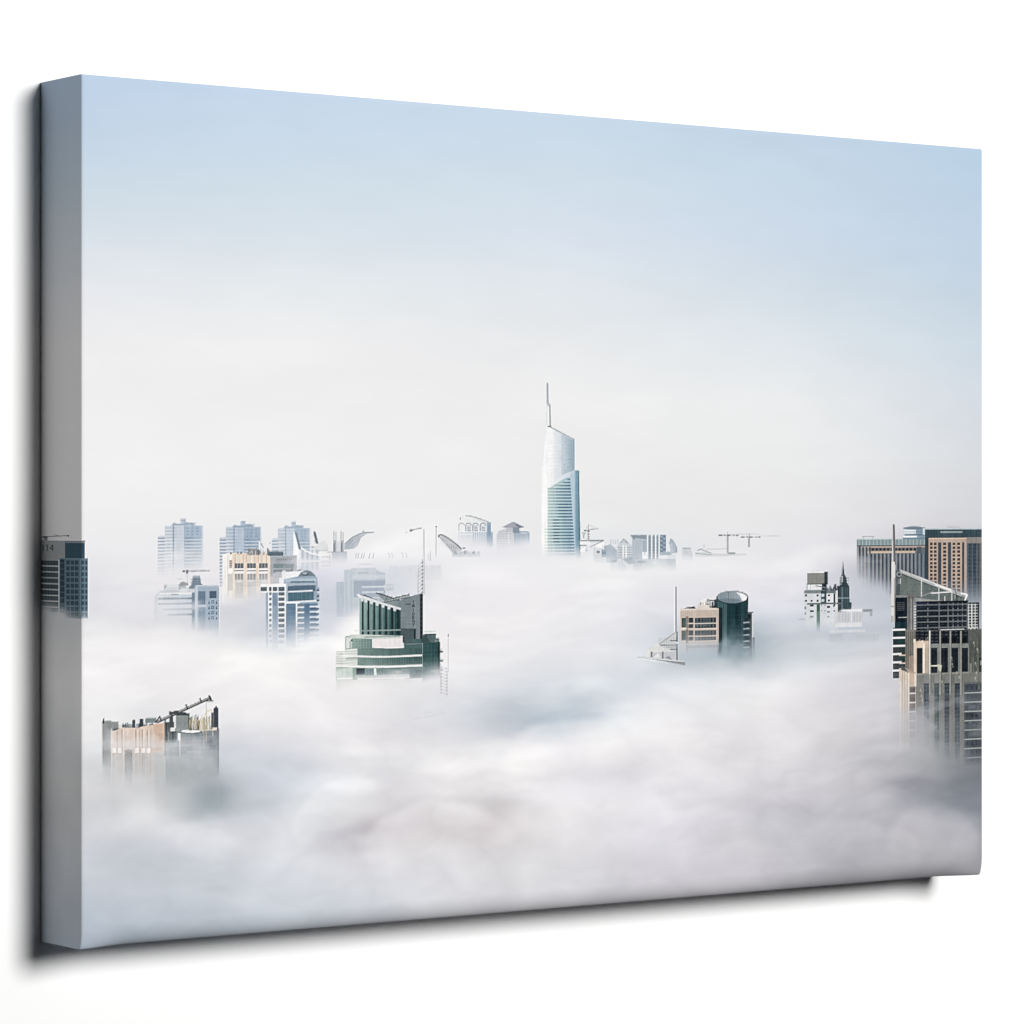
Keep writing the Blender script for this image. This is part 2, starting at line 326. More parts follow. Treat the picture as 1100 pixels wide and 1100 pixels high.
# ---------------------------------------------------------------- the buildings of the print, far ones first
WHT = (244, 244, 244)
def res_tower(p, x0, yt, left, front, right, dark, ld, fade, label, w=1.0, seed=0):
    p.layer('printed_apartment_tower', label)
    X = lambda a: x0 + a * w
    p.rect(X(7.5), yt + 7, X(17), yt + 70, left); p.rect(X(0), yt + 18, X(8), yt + 70, left)
    p.rect(X(17), yt + 6, X(28.5), yt + 70, front); p.rect(X(28.5), yt + 7, X(48.5), yt + 70, right)
    p.poly([(X(14), yt + 7), (X(17), yt + 4.2), (X(24), yt + 5), (X(30), yt + 3.4), (X(37), yt + 4), (X(41), yt + 7)], ld)
    p.rect(X(24.5), yt, X(30), yt + 5, front, c2=right); p.rect(X(25.5), yt + 1.2, X(29), yt + 2, dark, .5)
    p.rows(X(0), X(7.5), yt + 20, yt + 70, 3.5, 1.5, dark, .8); p.rows(X(0), X(16), yt + 21.6, yt + 70, 3.5, 1.2, (226, 231, 238), .7); p.rows(X(29), X(47), yt + 21.6, yt + 70, 3.5, 1.3, (206, 218, 230), .7)
    p.rows(X(8), X(16), yt + 9, yt + 70, 3.5, 1.1, dark, .42)
    p.rect(X(16), yt + 7, X(17.7), yt + 70, dark, .62)
    p.rows(X(16), X(17.7), yt + 9, yt + 70, 3.5, 1.2, (90, 115, 140), .5)
    p.rows(X(18), X(28), yt + 9, yt + 70, 3.5, .8, ld, .3)
    p.grid(X(31), X(47), yt + 9, yt + 18, 5.2 * w, 3.4, 2.2 * w, 1.6, dark, .6)
    p.rows(X(29), X(47), yt + 19.6, yt + 70, 3.5, 1.8, dark, .85, c2=ld)
    p.rect(X(28.2), yt + 6, X(29), yt + 70, dark, .4); p.rect(X(47.3), yt + 7, X(48.8), yt + 70, (205, 214, 226), .9)
    p.rect(X(36), yt + 4, X(41), yt + 5.2, dark, .5); p.rect(X(19), yt + 4.4, X(24), yt + 5.2, WHT, .6)
    p.end(fade, wob=2, grain=4, top=.9)
res_tower(P, 169.5, 557, (203, 212, 224), (200, 210, 225), (158, 182, 206), (112, 138, 168), (150, 172, 195), (572, 613),
          'pale blue stepped apartment tower furthest left in the far row')
res_tower(P, 236, 559, (186, 199, 215), (178, 196, 218), (150, 174, 198), (110, 140, 175), (140, 165, 190), (600, 640),
          'pale blue stepped apartment tower rising behind the cream columned block', .92)
res_tower(P, 292.5, 560, (196, 207, 220), (186, 203, 222), (160, 184, 206), (125, 152, 184), (150, 175, 198), (583, 625),
          'pale blue stepped apartment tower behind the white curved prow', .84)

# white prow with curved roof
P.layer('printed_building', 'white building with a tall pointed prow and a sweeping curved roof')
P.poly([(337, 592), (338, 586), (343, 583), (348, 579.5), (352, 585), (353, 593)], (222, 224, 226))
P.rect(338, 590, 352, 592, (195, 198, 202), .6)
P.poly([(323, 587), (331, 593), (344, 596), (344, 612), (323, 612)], (214, 220, 228))
P.cols(324, 344, 590, 612, 5.2, 2.2, (176, 188, 202), .8); P.rect(323, 601.5, 344, 603, (238, 240, 243))
P.path([(322, 586.5), (328, 591), (336, 594.5), (344, 596)], 1.6, (245, 245, 246))
P.rect(343.5, 591.5, 357, 610, (236, 236, 236)); P.rows(345, 355, 597, 609, 4.8, 1.6, (196, 200, 205), .8); P.rect(343.5, 604, 357, 605, (205, 208, 212), .6)
P.rect(354, 594, 355, 606, (180, 185, 190), .7)
P.poly([(315.3, 571), (317.5, 570.5), (321, 592), (321.5, 612), (314.8, 612)], (246, 247, 248)); P.rect(320.5, 589, 323, 612, (235, 238, 242))
P.poly([(316.2, 569.5), (319.3, 572), (323.5, 589), (321.5, 590.5)], (118, 138, 155)); P.line(317, 572, 321.5, 588, .6, (80, 100, 118), .6)
P.poly([(336.4, 570), (339.2, 571), (342.2, 583.5), (339.2, 583.5)], (112, 128, 138)); P.line(338, 571, 341, 583, .8, (70, 85, 96), .6)
P.clutter(325, 338, 588, 7, .5, 2.2, [(120, 130, 138), (170, 175, 180)])
P.end((600, 616), wob=1.5)
# frame towers and sail roof beyond
P.layer('printed_building', 'hazy grey block topped by two lattice posts beside the sail roof')
P.rect(356.5, 592, 373, 604, (196, 203, 213)); P.rect(352, 592, 372, 593.2, (170, 178, 188), .7)
for x in (358.3, 366): 
    P.rect(x, 580, x + 3, 592, (150, 158, 168), .75); P.rect(x, 570, x + .7, 592, (150, 155, 162), .8); P.rect(x + 2.4, 571, x + 3, 592, (165, 168, 174), .8)
    P.rect(x, 583, x + 1.2, 592, (92, 106, 122), .8); P.rows(x, x + 3, 572, 592, 2.2, .6, (140, 148, 156), .6)
P.rect(361, 581, 366, 592, (208, 212, 220), .8)
P.end((592, 606), wob=1.5)
P.layer('printed_sail_roof', 'grey curved sail roof half sunk in white fog')
P.poly([(370, 585), (374, 580), (380, 575.5), (386, 572.8), (392, 571), (402, 571), (402, 572.2), (394, 573), (388, 577), (384, 586), (380, 589), (370, 590)], (168, 180, 193), c2=(196, 204, 213))
P.path([(370, 584), (378, 577), (386, 573), (392, 571.3), (402, 571.2)], .8, (130, 140, 150), .8); P.line(390.5, 569, 390.5, 572, .6, (140, 146, 152))
P.path([(376, 586), (382, 578), (391, 572)], .7, (206, 212, 220), .8); P.path([(372, 588), (378, 581), (386, 575)], .6, (150, 164, 180), .6)
P.end((578, 592), k=-.35, xc=382, wob=3)

# hazy block behind the green tower
P.layer('printed_building', 'faint blue stepped block dissolving in fog behind the green tower')
P.rect(361.5, 624.5, 371, 662, (180, 193, 208)); P.rect(369.5, 611.5, 405, 662, (192, 204, 216)); P.rect(377, 609.8, 404, 613.5, (200, 208, 218))
P.poly([(404, 612), (409, 614), (414, 615), (414, 662), (404, 662)], (186, 198, 210)); P.rect(384, 614.5, 395, 615.3, (150, 160, 172), .6); P.rect(378, 617, 414, 621, (206, 214, 223), .8)
P.rect(380, 623, 414, 641, (158, 174, 194)); P.rect(413, 627, 423, 634, (196, 204, 215)); P.rect(389, 628.8, 422, 630.8, (206, 216, 226)); P.rect(389, 634.5, 412, 636.5, (200, 211, 222))
P.rect(371.5, 613, 373, 660, (176, 190, 206), .7); P.rect(376.5, 623, 378.5, 660, (178, 191, 207), .6); P.cols(381, 412, 624, 628, 3.2, 1, (140, 158, 180), .4)
P.end((640, 664), k=-.25, xc=385, wob=3, top=.88)
P.layer('printed_building', 'barely visible roof posts poking through the white fog bank')
for x in (382, 384.5, 388, 390.5, 396.5, 400.5): P.line(x, 599.5, x + 1, 594, .8, (150, 156, 166), .75)
for x in (417.5, 421, 432, 436): P.line(x + 1.5, 598.5, x, 593, .7, (184, 188, 196), .7)
P.rect(385, 605, 401, 606, (196, 200, 207), .7); P.rect(418, 607, 474, 622, (204, 210, 219), .5)
P.line(462.5, 592, 462.5, 602, .7, (186, 190, 196)); P.line(460.5, 594, 460.5, 601, .6, (196, 199, 204)); P.end((602, 622), wob=3, top=.8, thr=.25)

# lattice crane rising out of the fog
P.layer('printed_crane', 'thin pale tower crane directly above the green glass tower')
P.line(455.6, 568, 455.9, 638, .9, (190, 190, 192)); P.line(454.2, 600, 454.4, 640, .7, (160, 160, 162), .8); P.line(449.5, 607, 449.2, 640, .6, (184, 184, 186), .8)
for k in range(9):
    y = 603 + k * 4; P.line(449.5, y + 4, 454.5, y, .5, (160, 160, 163), .75); P.rect(452.8, y, 454.6, y + 1.3, (96, 98, 102), .7)
P.path([(440.5, 570), (446, 568), (453, 567)], .9, (130, 132, 135), .8); P.rect(440.3, 568.5, 443, 570.2, (96, 98, 102), .8); P.rect(435, 571, 438, 571.8, (176, 176, 178), .6)
P.end(None, thr=.25)
P.layer('printed_mast', 'slender grey mast between the pale crane and the tilted bowl roof')
P.line(468.6, 565, 468.6, 597, .8, (150, 152, 156)); P.rect(468, 564.5, 469.4, 566, (110, 112, 116)); P.end((582, 600), wob=1, thr=.2)

# bowl roof
P.layer('printed_bowl_roof', 'tilted grey lattice bowl roof left of the arcaded building')
P.poly([(471, 576), (472, 573.8), (475, 574.2), (482, 578.5), (490, 584.5), (496.5, 590), (494, 592), (487, 594.6), (480, 588), (474, 581)], (203, 205, 210))
P.path([(471.2, 577), (471.8, 574), (475, 574), (482, 578), (490, 584), (496.5, 589.8)], 1.5, (118, 124, 134)); P.path([(471.5, 577), (480, 587), (487, 594.5)], 1.1, (232, 233, 236)); P.path([(472, 576), (481, 586), (488, 593.5)], .6, (150, 155, 165))
for k in range(7):
    t = k / 7; P.line(474 + 19 * t, 575 + 14 * t, 478 + 12 * t, 583 + 11 * t, .5, (150, 156, 168), .7); P.line(473 + 10 * t, 577 + 12 * t, 481 + 14 * t, 579 + 11 * t, .5, (158, 164, 174), .6)
P.rect(486, 592, 516, 598, (196, 203, 211)); P.rect(496, 587.5, 499, 592, (232, 234, 236)); P.clutter(488, 515, 595, 22, .6, 4.5, [(150, 160, 172), (225, 228, 232), (120, 132, 144), (205, 210, 216)], a=.7)
P.rect(497, 587.6, 500, 589, (96, 106, 116), .8); P.rect(506, 589.5, 507, 594, (228, 230, 232))
P.end((593, 602), wob=2)
# arcaded building
P.layer('printed_arcade_building', 'white building with four round arches under a curved roof line')
P.rect(491.5, 561, 521, 572, (236, 237, 239)); P.rect(492, 553, 498, 572, (239, 239, 240)); P.poly([(500, 553.6), (510, 555.4), (520, 558.6), (527, 561), (527, 571), (498, 571), (498, 562)], (232, 234, 237), .6)
P.rect(492, 571, 527, 588, (212, 219, 229)); P.poly([(523, 560.3), (527.3, 561.2), (527.3, 588), (523, 588)], (146, 172, 197)); P.rect(526, 571, 529.5, 586, (160, 182, 204)); P.rect(524.5, 563, 527.3, 575, (120, 150, 178), .6)
P.path([(500, 553.4), (508, 554.6), (516, 557), (522, 559.3), (527.5, 561.6)], 1.0, (160, 168, 176)); P.line(513, 557.5, 522, 561, .6, (178, 184, 190), .8); P.rect(494, 555, 495.3, 558, (150, 160, 170), .8)
for i, x in enumerate((493, 500.4, 508, 516)):
    g = [(178, 184, 190), (158, 165, 173), (150, 160, 170), (128, 142, 158)][i]
    pts = [(x, 570)] + [(x + 3 - 3 * math.cos(R(a)), 564 - 2.6 * math.sin(R(a))) for a in range(0, 181, 30)]
    P.path(pts, 1.1, g)
    if i: P.rect(x + 1.2, 563.6, x + 5.5, 570, (206, 212, 220)); P.rect(x + 1.4, 566, x + 5, 567.4, g, .6); P.rect(x + 2, 568.8, x + 5.6, 570, (110, 125, 145), .5)
P.cols(508, 527, 571, 586, 2.3, 1.1, (150, 175, 200), .6); P.cols(492, 508, 574, 586, 3, 1, (200, 208, 220), .6); P.rect(491.5, 573, 508, 574, WHT, .7)
P.end((571, 589), k=.35, xc=515, wob=2)
# pavilion roof block
P.layer('printed_building', 'grey block with a low mauve pyramid roof')
P.poly([(533.5, 575), (536, 570), (541, 568), (552, 567.5), (552, 590), (533.5, 590)], (206, 209, 216)); P.poly([(552, 567.5), (560, 570), (567, 570), (569, 574), (569, 590), (552, 590)], (166, 184, 201))
P.poly([(539.8, 565.6), (551, 560), (563, 565.8), (558.5, 567), (544, 566.8)], (166, 166, 182)); P.poly([(551, 560), (563, 565.8), (557, 566.5)], (120, 132, 148)); P.rect(544, 566.3, 558, 570.5, (190, 193, 203)); P.rect(551, 566, 558, 572, (118, 140, 160), .8)
P.rows(534, 551, 570, 586, 2.6, .6, (170, 176, 188), .55); P.grid(544, 551, 572, 582, 3.4, 5, .9, .9, (120, 130, 146), .7); P.cols(553, 568, 572, 588, 2.6, .9, (140, 160, 180), .5); P.rect(546, 572, 546.8, 586, WHT, .6); P.rect(560, 571.5, 566, 573, (206, 216, 226), .8)
P.rect(567.6, 571, 569, 588, (120, 150, 182), .6)
P.end((573, 589), k=-.2, xc=551, wob=2)

# main skyscraper
P.layer('printed_skyscraper', 'tallest white skyscraper with slanted top and blue striped front')
P.poly([(588, 457.8), (591.4, 457.4), (617, 471.8), (617.3, 506), (622, 505.6), (623.6, 600), (581.8, 600), (583, 520), (585, 480), (586.6, 466)], (247, 248, 249))
P.poly([(594, 459.5), (606, 465.5), (606, 515), (594, 520)], (240, 242, 244), c2=(205, 216, 226)); P.poly([(603, 464.5), (617, 471.8), (617, 505.5), (603, 511)], (196, 211, 223), c2=(146, 174, 192))
P.line(590, 457.6, 617.2, 471.9, 1.0, (140, 154, 166)); P.line(601, 464, 617, 472.6, .8, (190, 205, 218)); P.line(616.8, 472, 617, 505, .8, (120, 152, 175), .8)
for y in range(476, 512, 4): P.line(589, y, 612, y - 1, .5, (206, 214, 222), .45)
P.rows(592, 604, 470, 512, 2.1, .5, (226, 228, 232), .5)
for x, y in ((606, 498), (610, 502), (612, 492), (607, 474)): P.rect(x, y, x + 1, y + 1, (110, 140, 165), .7)
P.poly([(588, 524), (596, 516), (606, 509.3), (617.3, 505), (617.3, 600), (588, 600)], (196, 220, 222), c2=(150, 186, 206))
P.poly([(588, 523), (596, 515.8), (606, 508.8), (617.3, 504.6), (617.3, 511), (607, 513), (598, 518.5), (589, 524.8)], (250, 248, 250), c2=(196, 212, 226))
P.poly([(612.4, 510), (617.3, 508), (618, 600), (617.2, 600)], (176, 203, 220)); P.poly([(612.6, 508.5), (617.3, 506), (618, 600), (614.6, 600)], (182, 207, 222), .8)
y = 513.6; k = 0
while y < 597:
    xl = 588.6 if y < 566 else 584.6
    if y < 523: xl = 588.6 + (523.5 - y) * 1.9
    xr = 612.6 + (y - 513) * .063
    P.rect(xl, y, xr, y + 1.75, (170, 200, 190), .85, (78, 124, 156)); P.rect(xl + (xr - xl) * .35, y + .2, xr, y + 1.5, (96, 150, 165), .6, (56, 100, 140))
    if 555 < y < 582: P.rect(594, y + .1, 601, y + 1.7, (58, 92, 116), .55)
    elif 540 < y <= 555: P.rect(600, y + .1, 610, y + 1.7, (48, 92, 130), .4)
    P.rect(xl, y + 1.9, xr, y + 3.1, (240, 248, 244), .5, (166, 200, 214)); y += 3.35; k += 1
P.rect(582, 500, 588.4, 600, (252, 252, 251), .6); P.poly([(617.3, 505.6), (622, 505.4), (623.7, 600), (618, 600)], (112, 158, 182)); P.poly([(621, 505.5), (622, 505.5), (623.9, 600), (622, 600)], (72, 120, 132)); P.rect(617.6, 505.4, 622, 506.6, (96, 150, 160)); P.poly([(617.2, 506), (618.6, 506), (619.3, 600), (618, 600)], (140, 180, 204))
P.end((579, 598), wob=1.5, k=0)
P.layer('spire', None, len(P.parts))
P.poly([(586.9, 411), (587.8, 409.6), (588.9, 411), (589.4, 433), (591.2, 435), (592, 457.8), (587.9, 457.8), (587.6, 436), (586.9, 432)], (206, 210, 214)); P.line(588.3, 411, 588.9, 433, 1.1, (142, 149, 158)); P.line(590.8, 434.6, 591.4, 457.5, 1.1, (142, 150, 160)); P.line(588.7, 436, 589.1, 457, 1.6, (252, 252, 252))
for k in range(9): P.rect(587.0, 413 + 2.3 * k, 588.1, 414 + 2.3 * k, (160, 166, 174), .7)
P.line(588.6, 433, 591.2, 434.8, .8, (130, 136, 144)); P.rect(588.6, 456.8, 592.4, 458.4, (120, 128, 138), .9)
P.end(None, thr=.2)

# cluster right of the skyscraper
P.layer('printed_building', 'white low roofs and sheds touching the skyscraper on its right')
P.rect(622.5, 579.5, 649, 581, (150, 160, 168)); P.rect(623, 581, 634, 585, (240, 241, 243)); P.rect(623, 584.6, 630, 585.8, (100, 112, 122), .8); P.cols(634, 648, 579.3, 582, 1.8, .8, (110, 124, 136), .6)
P.rect(638, 586, 650, 604, (208, 214, 222)); P.rect(646.5, 586, 657, 598, (158, 176, 192)); P.rect(646.5, 592, 656, 595, (120, 145, 166), .7)
P.poly([(636.5, 586.5), (649, 580.6), (649.2, 590), (645, 588), (640, 588.5)], (246, 247, 248)); P.line(634, 587, 649, 580.2, .7, (140, 148, 156)); P.poly([(623, 590.5), (629.5, 586.5), (630, 592), (623.5, 592.5)], (244, 244, 246))
P.rect(639.8, 588.5, 646, 604, (222, 226, 231)); P.rect(641, 591, 644.5, 594, (140, 152, 164)); P.rows(640, 646, 596, 603, 2.6, .8, (186, 194, 203), .8); P.rect(629, 589, 631, 592, (200, 206, 214))
P.clutter(622, 655, 588, 14, .6, 4, [(150, 162, 174), (196, 204, 212), (120, 134, 146)], .5, 1.5, .6)
P.poly([(651, 586), (656, 584), (664, 592), (663, 604), (651, 604)], (178, 192, 205)); P.poly([(656, 600), (663, 602), (660, 604)], (110, 125, 142), .8)
P.end((594, 610), wob=2)
P.layer('printed_building', 'striped grey pyramid topped block at the middle of the hazy cluster')
P.poly([(663, 586), (666, 582), (670, 577.5), (676, 583), (680, 586), (680, 600), (663, 600)], (206, 213, 220)); P.poly([(670, 577.5), (676, 583), (668, 583)], (196, 204, 212)); P.path([(666.5, 583), (670, 578.3), (674.5, 583)], .8, (150, 162, 174))
P.rows(664, 679, 587, 600, 2.6, 1.2, (160, 174, 188), .8); P.rect(668.8, 585, 670.2, 600, WHT); P.rect(672, 585, 673.4, 600, WHT); P.cols(656, 664, 579, 584, 2.4, .7, (170, 180, 190), .6)
P.poly([(664, 604), (668, 600), (674, 611), (664, 612)], (214, 219, 225)); P.poly([(668.5, 600), (680, 598), (684, 604), (676, 606)], (150, 166, 180)); P.rect(656, 598, 690, 614, (194, 204, 214), .4)
P.end((598, 614), wob=2)
P.layer('printed_building', 'wide blue grey office block with white vertical fins in the hazy cluster')
P.rect(679, 575, 698, 602, (184, 197, 208)); P.poly([(677, 574), (686, 574.6), (695, 574), (695, 579), (679, 577)], (140, 156, 168)); P.rect(680, 576, 682.4, 579, (120, 136, 150), .6); P.rect(690.5, 580, 695, 592, (160, 176, 190), .7); P.cols(680, 690, 580, 600, 2.6, 1, (170, 184, 198), .5)
P.rect(690, 592.6, 695.5, 600, (244, 245, 246)); P.rect(692, 592, 693.4, 596, (176, 188, 198), .7)
P.rect(695, 574.5, 709, 602, (140, 158, 173)); P.rows(696, 709, 577, 600, 3.2, 1, (110, 130, 150), .6)
for x in (695, 699.4, 703.6, 707.4): P.rect(x, 574.3, x + 1.6, 602, (240, 242, 245))
P.rect(709, 574, 715.5, 594, (122, 148, 172)); 
for k in range(4): P.line(709.5, 575 + 4.6 * k, 715, 579 + 4.6 * k, .7, (196, 208, 220), .8); P.line(715, 575 + 4.6 * k, 709.5, 579 + 4.6 * k, .7, (86, 114, 140), .8)
P.rect(680, 600, 726, 614, (188, 199, 210)); P.rect(685, 602, 694, 604.4, (130, 146, 160), .7); P.rect(709, 592.5, 722, 596, (170, 186, 200)); P.rect(700, 603, 705, 605, (225, 230, 235), .7)
P.end((596, 613), wob=2.5)
P.layer('printed_sail_roof', 'small blue grey quarter round sail at the right end of the cluster')
P.poly([(720, 578), (723, 580), (726, 585), (727.4, 593), (722, 594.5), (719.5, 594), (718.5, 587)], (168, 183, 198)); P.poly([(719, 584), (722, 583), (724, 593), (719, 594)], (190, 200, 211)); P.path([(720, 578), (724, 581.5), (727, 588), (727.4, 593)], .8, (140, 156, 172))
P.path([(715.8, 592), (717, 585), (719, 585), (719.6, 592)], .9, (246, 247, 248)); P.line(716, 589, 719.5, 589, .8, (240, 240, 242)); P.rect(721, 594, 724, 595.5, WHT, .8); P.rect(716, 595, 726, 604, (204, 211, 219), .6)
P.end((592, 605), wob=2)
P.layer('printed_crane', 'small grey crane right beside the foot of the skyscraper')
P.line(632, 563, 632.4, 579.5, .8, (160, 162, 166)); P.line(627.6, 569.3, 643, 567.4, .8, (172, 172, 176)); P.rect(627.6, 568.6, 630, 570.3, (110, 112, 118), .8); P.rect(631, 569, 633.5, 571, (120, 122, 128), .8); P.line(632, 563.4, 629, 569, .4, (186, 186, 190)); P.line(632, 563.4, 642, 567, .4, (196, 196, 200))
for k in range(3): P.rect(631, 573 + 2.4 * k, 633.6, 574 + 2.4 * k, (140, 142, 148), .7)
P.line(626, 571.5, 627.8, 577.5, .6, (150, 154, 160)); P.line(629, 571.5, 626.4, 577.5, .6, (150, 154, 160)); P.rect(625, 571.6, 629, 572.6, (140, 144, 150), .7); P.end(None, thr=.2)

# right distant roofs and cranes
P.layer('printed_building', 'faint flat grey block on the horizon left of the two cranes')
P.poly([(733, 588.4), (742, 588.4), (744, 594), (744.5, 602), (733, 602)], (208, 213, 219)); P.rect(733, 588.2, 742, 589.4, (178, 186, 194)); P.line(735, 592, 744, 598, .5, (180, 188, 196), .6); P.end((592, 603), wob=1.5)
P.layer('printed_building', 'faint long ramp roof in fog below the two cranes')
P.poly([(747, 593.8), (756, 592), (764, 594), (782, 594.5), (802, 594), (802, 596), (747, 598)], (214, 217, 221)); P.line(747, 594, 765, 595.6, .9, (160, 168, 176), .8); P.path([(749, 591), (753, 589.5), (758, 591.5), (764, 594)], .9, (140, 148, 156), .8); P.line(759, 589.4, 782, 589, .5, (186, 188, 193)); P.line(756.5, 584, 756.5, 588, .5, (196, 196, 200))
P.rect(782, 592.8, 790, 594.8, (160, 164, 170)); P.end((593, 599), wob=1, thr=.2)
for name, lab, x, yt, yb, yj, xa, xb in (('printed_crane', 'left one of two grey tower cranes on the hazy right horizon', 782, 570.5, 594, 574.5, 772, 818), ('printed_crane', 'right one of two grey tower cranes on the hazy right horizon', 805, 572, 587.5, 576.4, 796, 838)):
    P.layer(name, lab)
    P.rect(x - .9, yt + 3, x + .9, yb, (178, 180, 185)); P.line(x, yt, x, yt + 4, .6, (170, 172, 178)); P.line(x - .6, yj, x - .6, yb, .6, (150, 152, 158), .8)
    P.line(xa + 1, yj, x + 12, yj, .8, (186, 188, 193)); P.line(x + 8, yj - 1.2, xb, yj - 1.2, .6, (198, 199, 204), .9)
    for a, b in ((0, 4), (6, 7.5), (9, 12.5), (16, 17), (19, 21)): P.rect(xa + a, yj - .7, xa + b, yj + .9, (104, 108, 116), .75)
    P.end((yb - 3, yb + 2) , wob=0, thr=.2)

# cream columned block
P.layer('printed_building', 'cream and peach columned block with a grey side wing')
P.poly([(239, 596), (246, 593.2), (290, 594), (290, 650), (239, 650)], (236, 222, 206)); P.rect(239, 594.5, 244.4, 650, (246, 242, 236)); P.rect(244.4, 594, 249.6, 650, (240, 236, 230)); P.rect(244.4, 595, 245.2, 640, (196, 186, 176), .6)
P.clutter(246, 290, 595, 30, .8, 4, [(120, 120, 125), (235, 230, 224), (90, 96, 106), (226, 206, 186), (160, 150, 144)], .6, 2.4, .8)
for i, x in enumerate((250, 254.6, 258.6, 262.4, 266.6, 271, 275, 279.4, 283.6)):
    P.rect(x, 594.5, x + 2.4, 605, [(240, 205, 176), (232, 208, 186), (244, 214, 186)][i % 3]); P.rect(x + 2.4, 594.5, x + 3.1, 605, (170, 152, 138), .75)
for x in (252, 265.4, 278.3):
    P.rect(x, 604.6, x + 9.6, 610, (96, 106, 116)); P.cols(x + 2.6, x + 9, 604.6, 610, 3.2, .8, (200, 196, 190), .7); P.rect(x, 610, x + 10, 615.6, (244, 240, 236)); P.rect(x - .4, 612, x + 10, 613.1, (112, 108, 110)); P.rect(x + .4, 615.8, x + 9.8, 622, (150, 150, 152)); P.cols(x + 2.4, x + 9.6, 615.6, 640, 3.3, 1, (230, 222, 214), .7)
    P.rect(x + .6, 622, x + 9.4, 642, (190, 190, 190), .7); P.rect(x + 2, 623, x + 8, 625, (236, 234, 230), .7); P.rect(x + 3.4, 596, x + 5.8, 604, (238, 236, 218), .6)
for x in (262, 275): P.rect(x, 604, x + 3.2, 645, (242, 216, 192))
P.rect(246.4, 601, 249.4, 609, (184, 150, 140), .7); P.rows(246.4, 249.4, 602, 610, 2.2, .9, (110, 96, 100), .6); P.rect(245, 611, 250, 615, WHT, .8); P.rect(245, 616, 250, 634, (196, 188, 182), .7)
P.rect(287.6, 594, 290.6, 640, (240, 220, 200)); P.rect(290.4, 596.4, 319, 640, (162, 169, 176)); P.rect(290.4, 596, 319, 597.2, (190, 195, 200))
P.grid(297.5, 313.5, 599.6, 601.8, 2.15, 4, .8, 1.8, (86, 94, 104), .8); P.rect(293.6, 605, 316, 609.6, (116, 134, 142)); P.rect(296, 605.8, 306, 608.8, (110, 142, 138), .8); P.rect(293.6, 611.2, 314, 617, (128, 142, 152)); P.rect(294, 612.5, 304, 614, (90, 104, 116), .6); P.rect(305, 605, 306, 617, (170, 176, 182), .7)
P.ell(299, 619, 7, 5.4, (178, 182, 190)); P.rect(290.6, 618, 294, 640, (190, 180, 172))
P.rect(267, 588.6, 277.6, 595.6, (150, 152, 156)); P.clutter(266, 292, 595.6, 26, 1.5, 8, [(80, 88, 98), (120, 124, 130), (226, 222, 216), (60, 68, 78), (170, 170, 172)], .7, 2.8, .85)
P.rect(288.2, 592, 304.4, 596.6, (88, 108, 124)); P.rect(288.2, 592, 304.4, 592.8, (120, 138, 150)); P.rect(278, 581, 279.6, 590, (238, 240, 243)); P.poly([(277, 580), (278.4, 580.6), (282.5, 588.6), (280.4, 589)], (232, 236, 240)); P.path([(280, 583), (283, 588)], .8, (110, 118, 126)); P.rect(289.5, 582, 290.5, 583.4, (100, 108, 116), .7)
P.end((612, 646), k=-.25, xc=270, wob=5, grain=4)

# hazy residential block with roof crane, left
P.layer('printed_building', 'blue grey residential block with curved balconies fading into fog on the left')
P.clutter(175, 198, 636, 20, 1, 8, [(226, 228, 231), (190, 194, 198), (236, 236, 238), (150, 158, 166)], 1.5, 6, .75)
P.poly([(166, 640), (172, 634), (185, 631), (210, 631), (210, 680), (166, 680)], (206, 212, 219)); P.poly([(177, 633), (180, 628), (195, 627), (200, 634)], (222, 225, 229)); P.rows(178, 193, 631, 636, 1.9, .7, (172, 178, 186), .6)
P.ell(197, 629, 5.5, 5.5, (156, 160, 164), a0=180, a1=360); P.path([(191.5, 629), (193.5, 625), (197, 623.6), (200.5, 625)], .9, (232, 233, 235)); P.rect(192, 627, 200, 633, (150, 156, 164), .6); P.rect(194.5, 631.5, 202, 635.5, (214, 219, 226))
P.rect(171, 636.2, 209, 638, (232, 234, 237)); P.rect(184, 637.6, 192, 638.8, (90, 116, 128), .7)
for i, y in enumerate((638.6, 644.2, 650, 655.8)):
    x0 = 169 + 5 * max(0, i - 1); P.rect(x0, y, 209, y + 2.6, (218, 224, 230), .95, (168, 188, 208)); P.rect(x0 + 1, y + 2.8, 208, y + 5, (160, 174, 188), .9, (78, 106, 132)); P.rect(190, y + .2, 206, y + 2.4, (186, 202, 218), .9)
P.grid(176, 188, 641.4, 643.8, 2.1, 4, 1.1, 2, (86, 110, 126), .8); P.rect(206, 636, 210.4, 680, (96, 122, 146), .85)
P.poly([(203, 630), (206, 627.4), (207.2, 618.6), (214.6, 617.8), (216, 626), (219.5, 629.5), (219.5, 632), (203, 632)], (126, 146, 164)); P.rect(207.4, 618, 214, 620, (160, 176, 190)); P.rows(205, 216, 621.5, 630, 2.4, .8, (86, 104, 120), .6)
P.rect(209.2, 628.8, 235, 684, (158, 179, 200)); P.rect(210, 628, 234, 629.4, (190, 204, 217)); P.rect(209.6, 630, 212.2, 684, (190, 206, 221)); P.cols(224, 233, 627, 629, 2.6, 1.2, (210, 218, 226), .8)
P.rect(213, 634.6, 220.6, 649, (92, 120, 146)); P.cols(214.2, 220, 634.6, 649, 2.2, .8, (126, 150, 172), .7); P.rect(212.4, 649.4, 222, 651.2, (190, 206, 220)); P.rect(213.4, 652, 220.6, 676, (130, 154, 178)); P.rect(225, 634.4, 232.6, 642, (70, 94, 120)); P.rows(225, 232.6, 636.6, 641, 2.2, .6, (110, 134, 158), .6)
